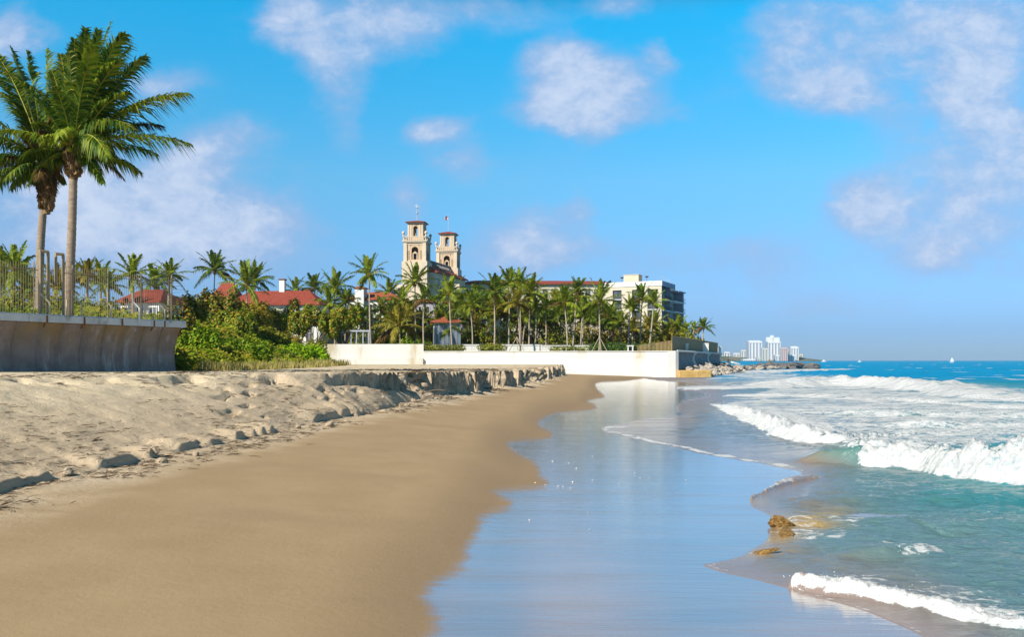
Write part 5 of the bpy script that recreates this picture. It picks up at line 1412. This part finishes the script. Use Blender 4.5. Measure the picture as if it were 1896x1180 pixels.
for k in range(5):
    a = rock_mesh(k+1); a.materials.append(M['rock']); RL.append(a)
    b = rock_mesh(k+11); b.materials.append(M['rock_dark']); RDK.append(b)
rnd = random.Random(12)
def zrock(px, py, d): return Zh(py, d)
for k in range(64):           # pale rubble sloping down from the scalloped wall
    f = rnd.random()*1.06; o_ = 1.0+4.2*rnd.random(); s = rnd.uniform(.45, 1.05)
    v = A0+(A1-A0)*f+sn*o_; px, d = 0, v.y
    inst('rock', RL[k % 5], None, (v.x, v.y, 2.1-.42*o_+.4*f), (s*1.3, s, s*.8), rnd.uniform(0, 6), 'pale boulder in the rubble slope below the scalloped wall', 'rock', 'pale rubble below the scalloped wall')
for k in range(40):           # low brown groin running out from the point
    f = k/39; px = 1325+f*110+rnd.uniform(-4, 4); d = 205+f*55+rnd.uniform(-3, 3); s = rnd.uniform(.55, 1.1)
    inst('rock', RL[(k*3) % 5], None, (X(px, d), d, rnd.uniform(.1, .7)), (s*1.8, s*1.4, s*.7), rnd.uniform(0, 6), 'low brown rock in the groin running out from the point', 'rock', 'rocks of the low groin')
for k in range(64):           # dark jetty
    f = rnd.random(); px = 1388+f*128; d = 272+rnd.uniform(-6, 14); s = rnd.uniform(.9, 1.9)*(1 if f < .85 else .8)
    py = 676+rnd.uniform(-2.5, 6)+(3*(f-.85)/.15 if f > .85 else 0)+(2 if f < .2 else 0)
    inst('rock', RDK[k % 5], None, (X(px, d), d, Zh(py, d)-.4), (s*1.4, s, s*.8), rnd.uniform(0, 6), 'dark boulder in the stone jetty beyond the surf', 'rock', 'dark boulders of the stone jetty')
# ochre coral rocks in the shallows
CR = []
for k in range(3):
    a = rock_mesh(40+k, 'coral_rock', .55, 4); a.materials.append(M['rock_ochre']); CR.append(a)
def gxy(px, py): d = F*EYE/(py-HY); return X(px, d), d
for i, (px, py, sx, sy, sz, lab) in enumerate([(1447, 974, .17, .13, .15, 'ochre coral rock standing highest out of the shallows'), (1458, 992, .24, .12, .05, 'wet ochre rock slab awash in front of the tallest coral rock'), (1412, 1024, .20, .09, .025, 'thin flat ochre rock alone on the wet sand')]):
    x, y = gxy(px, py)
    inst('coral_rock', CR[i % 3], None, (x, y, sz*.15), (sx, sy, sz*1.2), i*1.3, lab, 'rock', 'ochre rocks in the shallows')
# a pale stone by the end of the curved wall
p = gpt(333, 56); inst('rock', RL[1], None, (p[0], p[1], p[2]+.15), (.34, .2, .2), .3, 'pale stone lying at the foot of the curved wall end', 'rock', None)
# clods of sand fallen below the cut bank
SC = []
for k in range(3):
    a = rock_mesh(60+k, 'sand_clod', .3, 3); a.materials.append(M['sand_clod'] if 'sand_clod' in M else simple('sand_clod', (.44, .35, .25), (.36, .28, .2), 4, .95, .5, 20)); SC.append(a)
    M['sand_clod'] = a.materials[0]
for k in range(34):
    y = rnd.choice([rnd.uniform(38, 75), rnd.uniform(16, 40), rnd.uniform(43, 52)]); xs0 = float(itp(np.array(y), _xs)); x = xs0+rnd.uniform(-.3, .7)
    z = float(ground_z(np.array([x]), np.array([y]), False)[0][0]); s = rnd.uniform(.04, .11)*(1+.012*y)
    inst('sand_clod', SC[k % 3], None, (x, y, z+s*.2), (s*1.2, s, s*.9), rnd.uniform(0, 6), 'clod of sand fallen at the foot of the cut bank', 'sand clod', 'fallen sand clods')
# dry seaweed and twigs over the upper beach
mb = MB(); rnd = random.Random(31); XX, YY, SS = [], [], []
for k in range(6500):
    y = 9+70*rnd.random()**1.9; xs0 = float(np.interp(y, [p[0] for p in _xs], [p[1] for p in _xs]))
    q = rnd.random()
    x = xs0-abs(rnd.gauss(0, 4.2))+.9 if q < .62 else (xs0+rnd.gauss(.6, .5) if q < .68 else xs0-rnd.uniform(4, 11))
    if vn(np.array([x*.45]), np.array([y*.4]), 9)[0] < .47: continue
    XX.append(x); YY.append(y)
ZZ = ground_z(np.array(XX), np.array(YY))[0]
for x, y, z in zip(XX, YY, ZZ):
    for j in range(rnd.choice([1, 1, 2, 3, 5])):
        L = rnd.uniform(.02, .10)*(1+.018*y); a = rnd.gauss(.2, .7); r = rnd.uniform(.003, .006)*(1+.035*y)
        c = Vector((x+rnd.gauss(0, .10), y+rnd.gauss(0, .12), z+.012)); dv = Vector((math.cos(a), math.sin(a), rnd.uniform(-.15, .2)))*L
        mb.tube([c-dv, c+Vector((0, 0, L*.15*rnd.random())), c+dv+Vector((rnd.gauss(0, .2)*L, rnd.gauss(0, .2)*L, 0))], [r*.6, r, r*.4], 3, 0, False)
tag(mb.build('seaweed_litter', M['wrack']), 'dark dry seaweed and twigs strewn over the upper beach', 'seaweed', kind='stuff')
# a stick poking from the cut bank and a few larger pieces of driftwood
for i, (u_, y, L, a, lab) in enumerate([(.1, 45, 1.5, .5, 'bent root hanging from the dark part of the cut bank'), (1.5, 15.5, .55, .8, 'dark tuft of driftwood on the sand near the left edge'), (-.4, 43, 1.7, -.1, 'long thin stick lying below the dark part of the bank')]):
    x = float(itp(np.array(y), _xs))-u_; z = float(ground_z(np.array([x]), np.array([y]))[0][0])
    mb = MB(); b = Vector((0, 0, .03)); 
    for k in range(3 if i == 1 else 2):
        aa = a+k*.9; e = Vector((math.cos(aa)*L, math.sin(aa)*L*.6, .10*L+.1*k)); c = e*.5+Vector((0, 0, .18*L)); mb.tube([bez(b, c, e, q/6) for q in range(7)], [.022*(1+.02*y)*(1-.1*q) for q in range(7)], 5)
    o = mb.build('driftwood', M['twig'], None, True); o.location = (x, y, z); tag(o, lab, 'driftwood', 'driftwood on the beach')
# shells
sh = rock_mesh(80, 'shell', .25, 2); sh.materials.append(M['shell'])
for (px, py) in [(916, 866), (1023, 855), (1053, 858), (1067, 868), (1097, 846), (991, 895), (1010, 899), (1033, 901), (1042, 902), (1056, 904), (1060, 893), (1175, 877), (1185, 886), (1202, 886), (1270, 890), (910, 897), (866, 918), (853, 957), (826, 1040), (980, 964), (1091, 982), (802, 1068), (1089, 950), (905, 924), (1556, 1131), (1346, 1058), (1097, 890), (1146, 897)]:
    x, y = gxy(px, py); s = .0075*y*.11
    inst('shell', sh, None, (x, y, .006-.0), (s*1.3, s, s*.6), rnd.uniform(0, 6), 'tiny pale shell lying on the wet sand', 'shell', 'shells on the wet sand')

# spray thrown up along the breaking crests
rnd = random.Random(61); mb = MB()
for P, wf, wb, fx, fa in WAVES:
    if fa < .5: continue
    Q = [(X(x, F*EYE/(y-HY)), F*EYE/(y-HY), h, x) for x, y, h in P]
    for (a, b) in zip(Q[:-1], Q[1:]):
        if a[1] > 60 or a[3] < fx[0] or a[3] > 2000: continue
        L = math.hypot(b[0]-a[0], b[1]-a[1]); n = int(L*(34 if a[1] > 14 else 60))
        for k in range(n):
            f = rnd.random(); h = a[2]+(b[2]-a[2])*f
            if h < .07: continue
            x = a[0]+(b[0]-a[0])*f+rnd.gauss(0, .12); y = a[1]+(b[1]-a[1])*f+rnd.gauss(wf*.35, wf*.5)
            z = h*(.75+abs(rnd.gauss(0, .35)))+.01; r = rnd.uniform(.002, .007)*(.5+y*.06)
            mb.add([(x+r, y, z), (x-r, y, z), (x, y+r, z), (x, y-r, z), (x, y, z+r), (x, y, z-r)], [(0, 2, 4), (2, 1, 4), (1, 3, 4), (3, 0, 4), (2, 0, 5), (1, 2, 5), (3, 1, 5), (0, 3, 5)])
M['spray'] = simple('spray', (.75, .77, .78), (.7, .72, .73), 5, .5)
tag(mb.build('sea_spray', M['spray']), 'white droplets of spray above the breaking waves', 'spray', kind='stuff')
# ================================================================== PERSON, BOATS
def skinned(name, J, E, m, parent=None, sub=1, root=0):
    me = bpy.data.meshes.new(name); me.from_pydata([j[:3] for j in J], E, []); me.materials.append(m)
    o = bpy.data.objects.new(name, me); COL.objects.link(o)
    sk = o.modifiers.new('skin', 'SKIN'); me.skin_vertices.new() if not me.skin_vertices else None
    for i, j in enumerate(J):
        v = me.skin_vertices[0].data[i]; v.radius = (j[3], j[3] if len(j) < 5 else j[4]); v.use_root = (i == root)
    s = o.modifiers.new('s', 'SUBSURF'); s.levels = sub; s.render_levels = sub
    if parent: o.parent = parent
    return o
M['clothes'] = simple('dark_clothes', (.03, .03, .05), (.05, .045, .06), 4, .9)
M['trousers'] = simple('dark_trousers', (.06, .05, .05), (.04, .035, .04), 4, .9)
d = 212; p = Vector((X(1348, d), d, Zh(676.5, d)))
t = thing('person', 'person in dark clothes standing with legs apart on the rocks of the point', 'person', p)
J = [(0, 0, .95, .15, .11), (0, -.02, 1.2, .16, .12), (0, -.06, 1.42, .18, .11), (0, -.08, 1.54, .06), (0, -.1, 1.66, .095, .11), (0, -.12, 1.76, .06),
     (.2, -.06, 1.40, .06), (.30, -.12, 1.14, .045), (.22, -.34, 1.02, .035), (.2, -.42, 1.0, .03), (-.2, -.06, 1.40, .06), (-.3, -.1, 1.14, .045), (-.24, -.32, 1.0, .035), (-.22, -.4, .98, .03),
     (.12, 0, .86, .09), (.24, -.03, .48, .065), (.33, .02, .09, .045), (.35, -.14, .04, .04), (-.12, 0, .86, .09), (-.26, -.03, .48, .065), (-.34, .02, .09, .045), (-.36, -.14, .04, .04)]
E = [(0, 1), (1, 2), (2, 3), (3, 4), (4, 5), (2, 6), (6, 7), (7, 8), (8, 9), (2, 10), (10, 11), (11, 12), (12, 13), (0, 14), (14, 15), (15, 16), (16, 17), (0, 18), (18, 19), (19, 20), (20, 21)]
skinned('body', J, E, M['skin'], t, 2)
J2 = [(0, 0, .90, .185, .145), (0, -.02, 1.2, .19, .15), (0, -.06, 1.42, .2, .14), (.21, -.06, 1.40, .085), (.31, -.12, 1.14, .065), (-.21, -.06, 1.40, .085), (-.31, -.1, 1.14, .065)]
skinned('jacket', J2, [(0, 1), (1, 2), (2, 3), (3, 4), (2, 5), (5, 6)], M['clothes'], t, 2)
J3 = [(0, 0, .92, .175, .135), (.125, 0, .84, .115), (.245, -.03, .48, .09), (.335, .02, .14, .075), (-.125, 0, .84, .115), (-.265, -.03, .48, .09), (-.345, .02, .14, .075)]
skinned('trousers', J3, [(0, 1), (1, 2), (2, 3), (0, 4), (4, 5), (5, 6)], M['trousers'], t, 2)
mb = MB(); mb.lathe([(.135, -.02), (.145, .06), (.12, .13), (.06, .17), (.01, .18)], (0, -.105, 1.68), 12); mb.build('hair', M['dark_metal'], t, True)
# white hull drawn up beside the person
d = 220; p = Vector((X(1362, d), d, Zh(675.5, d))); 
mb = MB(); L = 3.0
st = [(-1.5, .05, .25), (-1., .38, .0), (0, .5, -.05), (1., .4, 0.02), (1.5, .1, .2)]
for x, w_, zb in st: mb.v += [(x, -w_, .5), (x, -w_*.8, zb+.15), (x, 0, zb), (x, w_*.8, zb+.15), (x, w_, .5)]
for i in range(4):
    for j in range(4): mb.f.append((i*5+j, (i+1)*5+j, (i+1)*5+j+1, i*5+j+1)); mb.m.append(0)
    mb.f.append((i*5, i*5+4, (i+1)*5+4, (i+1)*5)); mb.m.append(0)
o = mb.build('dinghy', M['white'], None, False); o.location = p; o.rotation_euler = (0, R(14), .3); tag(o, 'small white dinghy lying tilted on the point beside the person', 'boat')
def boat(px, d, L, label, sail, zb=.0):
    b = Vector((X(px, d), d, zb)); t = thing('sailing_boat' if sail else 'motor_boat', label, 'boat', b, group='boats on the horizon')
    mb = MB()
    st = [(-.5, .14, .0), (-.2, .17, -.05), (.2, .15, -.03), (.5, .01, .1)]
    for x, w_, zz_ in st: mb.v += [(x*L, -w_*L, .16*L+max(0, x)*.1*L), (x*L, -w_*L*.6, (zz_)*L), (x*L, w_*L*.6, zz_*L), (x*L, w_*L, .16*L+max(0, x)*.1*L)]
    for i in range(3):
        for j in range(3): mb.f.append((i*4+j, (i+1)*4+j, (i+1)*4+j+1, i*4+j+1)); mb.m.append(0)
        mb.f.append((i*4, i*4+3, (i+1)*4+3, (i+1)*4)); mb.m.append(0)
    mb.f.append((0, 1, 2, 3)); mb.m.append(0)
    mb.build('hull', M['white'], t)
    if sail:
        mb = MB(); mb.tube([(0, 0, .1*L), (0, 0, 1.35*L)], .012*L, 6); mb.build('mast', M['steel'], t)
        mb = MB(); mb.add([(-.02*L, .01, .28*L), (-.02*L, .01, 1.3*L), (-.42*L, .06*L, .28*L), (-.02*L, .04, .28*L), (-.02*L, .04, 1.3*L), (-.42*L, .06*L+.03, .28*L)], [(0, 1, 2), (5, 4, 3), (0, 2, 5, 3), (0, 3, 4, 1), (1, 4, 5, 2)]); mb.build('sail', M['white'], t)
        mb = MB(); mb.add([(.03*L, 0, 1.1*L), (.46*L, 0, .3*L), (.05*L, .05*L, .3*L), (.03*L, .03, 1.1*L), (.46*L, .03, .3*L), (.05*L, .05*L+.03, .3*L)], [(0, 1, 2), (5, 4, 3), (0, 3, 4, 1), (1, 4, 5, 2), (2, 5, 3, 0)]); mb.build('jib', M['white'], t)
    else:
        mb = MB(); mb.box(-.25*L, .1*L, -.1*L, .1*L, .16*L, .3*L); mb.box(-.2*L, .0, -.08*L, .08*L, .303*L, .4*L); mb.tube([(-.1*L, 0, .4*L), (-.1*L, 0, .6*L)], .01*L, 5); mb.build('cabin', M['white'], t)
boat(1763, 1150, 5.6, 'white sailing boat on the horizon at right', True)
boat(1592, 1500, 6.5, 'white motor boat on the horizon midway between the city and the sailing boat', False)
boat(1526, 1700, 10, 'low white motor boat on the horizon just right of the dark jetty', False)

# ================================================================== CITY
M['city_white'] = simple('city_white', (.72, .72, .72), (.66, .66, .68), .02, .7)
M['city_buff'] = simple('city_buff', (.66, .62, .5), (.6, .56, .46), .02, .7)
M['city_pink'] = simple('city_pink', (.66, .46, .40), (.6, .42, .37), .02, .7)
M['city_glass'] = simple('city_glass', (.22, .28, .36), (.28, .34, .42), .02, .4)
def block(x0, x1, y0, m_, label, ncol=4, top=0, d=2800, crown=None):
    b = Vector((X((x0+x1)/2, d), d, 1)); t = thing('tower_block', label, 'building', b, group='towers of the far city')
    w = (x1-x0)/F*d/2; h = Zh(y0, d)-1
    mb = MB(); mb.box(-w, w, 0, w*1.6, 0, h); mb.build('core', M['city_glass'], t)
    mb = MB()
    for k in range(ncol+1):
        q = -w+2*w*k/ncol; e = w*.42/ncol
        mb.box(max(-w, q-e), min(w, q+e), -2.2, -.003, 0, h)
    mb.box(-w, w, -2.6, -2.21, h-4.5, h); mb.box(w+.003, w+1.5, 0, w*.6, 0, h); mb.box(w+.003, w+1.5, w*.9, w*1.5, 0, h)
    mb.build('wall', M[m_], t)
    mb = MB()
    for k in range(int(h/6.)): mb.box(-w, w, -1.4, -.9, k*6.+2, k*6.+3.3)
    mb.build('balcony', M[m_], t)
    if crown:
        mb = MB()
        for (a, b_, yy, zz_) in crown: mb.box(w*a, w*b_, 2, w*1.2, h+.01+zz_*0, Zh(yy, d)-1)
        mb.build('roof_house', M[m_], t)
    return t
block(1386.5, 1411, 632.5, 'city_white', 'wide pale tower left of the tallest tower in the far city', 4, crown=[(-.85, .8, 630.8, 0)])
block(1422, 1445, 633, 'city_white', 'tallest tower of the far city with a stepped top and mast', 4, crown=[(-.98, -.35, 624.5, 0), (-.1, .9, 625, 0), (-.3, -.05, 621, 0)])
block(1464, 1478.5, 643, 'city_white', 'domed square tower at the right end of the far city', 3, crown=[(-.7, .7, 641.5, 0)])
block(1411.6, 1421, 645, 'city_buff', 'narrow buff tower between the two big far towers', 2, d=2730)
block(1446.5, 1458, 644, 'city_pink', 'pink tower right of the tallest far tower', 3, d=2730)
block(1458.6, 1463.6, 647, 'city_white', 'slim white tower right of the pink tower', 2, d=2840)
block(1372, 1382, 648.5, 'city_white', 'mid-sized pale tower left of the wide far tower', 2, d=2900)
block(1383, 1386, 655, 'city_buff', 'small buff block squeezed left of the wide far tower', 1, d=2900)
block(1341, 1351, 652, 'city_white', 'faint tower nearest the slatted fence', 2, d=3000)
block(1358, 1369, 654, 'city_white', 'short faint tower second from the slatted fence', 2, d=2980)
block(1333, 1338, 658, 'city_buff', 'lowest faint block beside the slatted fence', 1, d=3000)
block(1480, 1486, 656, 'city_buff', 'low buff block at the right edge of the far city', 1, d=2900)
block(1436, 1472, 657.5, 'city_white', 'long low white block in front of the tall far towers', 8, d=2760)
block(1376, 1398, 665, 'city_white', 'low white block on the far shore left of the wide tower', 5, d=2755)
block(1402, 1420, 662.5, 'city_buff', 'low buff block on the far shore below the narrow tower', 4, d=2755)

# ================================================================== LIGHT, SKY, CAMERA
SUNV = Vector((-.57, -.60, .60)).normalized()
ld = bpy.data.lights.new('sun', 'SUN'); ld.energy = 5.0; ld.angle = R(.53); ld.color = (1, .925, .795)
lo = bpy.data.objects.new('sun', ld); COL.objects.link(lo); lo.rotation_euler = (-SUNV).to_track_quat('-Z', 'Y').to_euler()
W = bpy.data.worlds.new('World'); S.world = W; W.use_nodes = True; nt = W.node_tree
for n in list(nt.nodes): nt.nodes.remove(n)
def N(t_, **k):
    n = nt.nodes.new('ShaderNode'+t_)
    for a, v in k.items(): setattr(n, a, v)
    return n
def lk(a, b): nt.links.new(a, b)
def mth(op, a, b=None, c=None, clamp=False):
    n = N('Math', operation=op); n.use_clamp = clamp
    for i, v in enumerate((a, b, c)):
        if v is None: continue
        if isinstance(v, (int, float)): n.inputs[i].default_value = v
        else: lk(v, n.inputs[i])
    return n.outputs[0]
def mrn(v, a, b, c=0., d=1., smooth=True):
    n = N('MapRange'); n.interpolation_type = 'SMOOTHSTEP' if smooth else 'LINEAR'; lk(v, n.inputs[0])
    for i, q in enumerate((a, b, c, d)): n.inputs[i+1].default_value = q
    return n.outputs[0]
def mixc(f, a, b):
    n = N('Mix', data_type='RGBA')
    for i, v in ((0, f), (6, a), (7, b)):
        if isinstance(v, (int, float)): n.inputs[i].default_value = v
        elif isinstance(v, tuple): n.inputs[i].default_value = (*v, 1)
        else: lk(v, n.inputs[i])
    return n.outputs[2]
sky = N('TexSky', sky_type='NISHITA'); sky.sun_disc = False
sky.sun_elevation = math.asin(SUNV.z); sky.sun_rotation = math.atan2(SUNV.x, SUNV.y)
sky.altitude = 0; sky.air_density = 1.0; sky.dust_density = .25; sky.ozone_density = 2.2
tc = N('TexCoord'); sep = N('SeparateXYZ'); lk(tc.outputs['Generated'], sep.inputs[0])
el = sep.outputs[2]
# richer blue than the bare model, as the photograph has it
hs = N('HueSaturation'); lk(sky.outputs[0], hs.inputs['Color']); hs.inputs['Saturation'].default_value = SKY_SAT; hs.inputs['Value'].default_value = 1.0
tint = N('Mix', data_type='RGBA', blend_type='MULTIPLY'); tint.inputs[0].default_value = 1; lk(hs.outputs[0], tint.inputs[6])
rmp = N('ValToRGB'); cr = rmp.color_ramp
while len(cr.elements) < len(SKY_T): cr.elements.new(.5)
for i, (q, c) in enumerate(SKY_T): cr.elements[i].position = q; cr.elements[i].color = (c[0]/2, c[1]/2, c[2]/2, 1)
lk(el, rmp.inputs[0])
dbl = N('Mix', data_type='RGBA', blend_type='ADD'); dbl.inputs[0].default_value = 1; lk(rmp.outputs[0], dbl.inputs[6]); lk(rmp.outputs[0], dbl.inputs[7])
lk(dbl.outputs[2], tint.inputs[7])
skyc = tint.outputs[2]
# clouds: soft cumulus laid out on the sky by direction (a = x/y, e = z/y)
yy = mth('MAXIMUM', mth('ABSOLUTE', sep.outputs[1]), .08)
a_ = mth('DIVIDE', sep.outputs[0], yy); e_ = mth('DIVIDE', sep.outputs[2], yy)
cmb = N('CombineXYZ'); lk(a_, cmb.inputs[0]); lk(e_, cmb.inputs[1]); lk(mth('MULTIPLY', mrn(sep.outputs[1], -.01, .01), 1.), cmb.inputs[2])
def cn(scale, det, rough=.55, dist=0., off=(0, 0, 0)):
    mp = N('Mapping'); mp.inputs['Location'].default_value = off; mp.inputs['Scale'].default_value = (1, 1.5, 1); lk(cmb.outputs[0], mp.inputs[0])
    n = N('TexNoise'); n.inputs['Scale'].default_value = scale; n.inputs['Detail'].default_value = det; n.inputs['Roughness'].default_value = rough; n.inputs['Distortion'].default_value = dist
    lk(mp.outputs[0], n.inputs['Vector']); return n
warp = cn(7, 5, .6)
wv = N('VectorMath', operation='MULTIPLY_ADD'); lk(warp.outputs['Color'], wv.inputs[0]); wv.inputs[1].default_value = (.085, .06, 0); lk(cmb.outputs[0], wv.inputs[2])
wv2 = N('VectorMath', operation='SUBTRACT'); lk(wv.outputs[0], wv2.inputs[0]); wv2.inputs[1].default_value = (.0425, .03, 0)
def blobs(L):
    acc = None
    for (px, py, rx, ry, s) in L:
        v = N('VectorMath', operation='SUBTRACT'); lk(wv2.outputs[0], v.inputs[0]); v.inputs[1].default_value = ((px-CX)/F, (HY-py)/F, 1)
        m_ = N('VectorMath', operation='MULTIPLY'); lk(v.outputs[0], m_.inputs[0]); m_.inputs[1].default_value = (F/rx, F/ry, 9)
        ln = N('VectorMath', operation='LENGTH'); lk(m_.outputs[0], ln.inputs[0])
        q = mrn(ln.outputs['Value'], 1.25, .1, 0, s)
        acc = q if acc is None else mth('SUBTRACT', mth('ADD', acc, q), mth('MULTIPLY', acc, q))
    return acc
dens = blobs(CLOUDS)
n1 = cn(8, 10, .62, .3, (3, 1, 0)); n2 = cn(26, 8, .65, .2, (7, 2, 0))
nz = mth('ADD', mth('MULTIPLY', n1.outputs[0], .7), mth('MULTIPLY', n2.outputs[0], .3))
dd = mth('ADD', dens, mth('MULTIPLY', mth('SUBTRACT', nz, .5), 1.55))
# faint scattered cloud everywhere else
gen = cn(3.2, 8, .6, .3, (11, 5, 0))
amb = mrn(gen.outputs[0], .50, .78, 0, .28)
cov = mth('MAXIMUM', mrn(dd, .06, .92, 0, .88), amb)
cov = mth('MULTIPLY', cov, mrn(el, -.01, .05, .25, 1.))
lit = mrn(mth('ADD', dd, mth('MULTIPLY', mth('SUBTRACT', n2.outputs[0], .5), .85)), .45, 1.25)
ccol = mixc(lit, CL_D, CL_L)
fin = mixc(cov, skyc, ccol)
bg = N('Background'); bg.inputs['Strength'].default_value = .08; lk(fin, bg.inputs['Color'])
out = N('OutputWorld'); lk(bg.outputs[0], out.inputs['Surface'])

# the air: pale sea haze over the whole coast
hz = NT('haze_air'); hz.t.nodes.remove(hz.b)
pv = hz.n('VolumePrincipled'); pv.inputs['Color'].default_value = (.66, .85, 1, 1); pv.inputs['Density'].default_value = HAZE; pv.inputs['Anisotropy'].default_value = .1
hz.l(pv.outputs[0], hz.out.inputs['Volume'])
if HAZE > 0:
    o = MB().box(-9000, 9000, -400, 7600, -3, 140).build('haze', hz.m); tag(o, 'thin blue sea haze over the far coast', 'haze', kind='stuff')
cam = bpy.data.cameras.new('camera'); co = bpy.data.objects.new('camera', cam); COL.objects.link(co)
co.location = (0, 0, EYE); co.rotation_euler = (R(90), 0, 0)
cam.sensor_width = 36; cam.lens = F/1896*36; cam.shift_y = (HY-590)/1896
cam.clip_start = .1; cam.clip_end = 120000
S.camera = co
S.view_settings.view_transform = 'Standard'; S.view_settings.look = 'None'; S.view_settings.gamma = 1; S.view_settings.exposure = EXPO
S.render.engine = 'CYCLES'; S.cycles.max_bounces = 6; S.cycles.transparent_max_bounces = 6
S.cycles.use_denoising = True; S.cycles.caustics_reflective = False; S.cycles.caustics_refractive = False
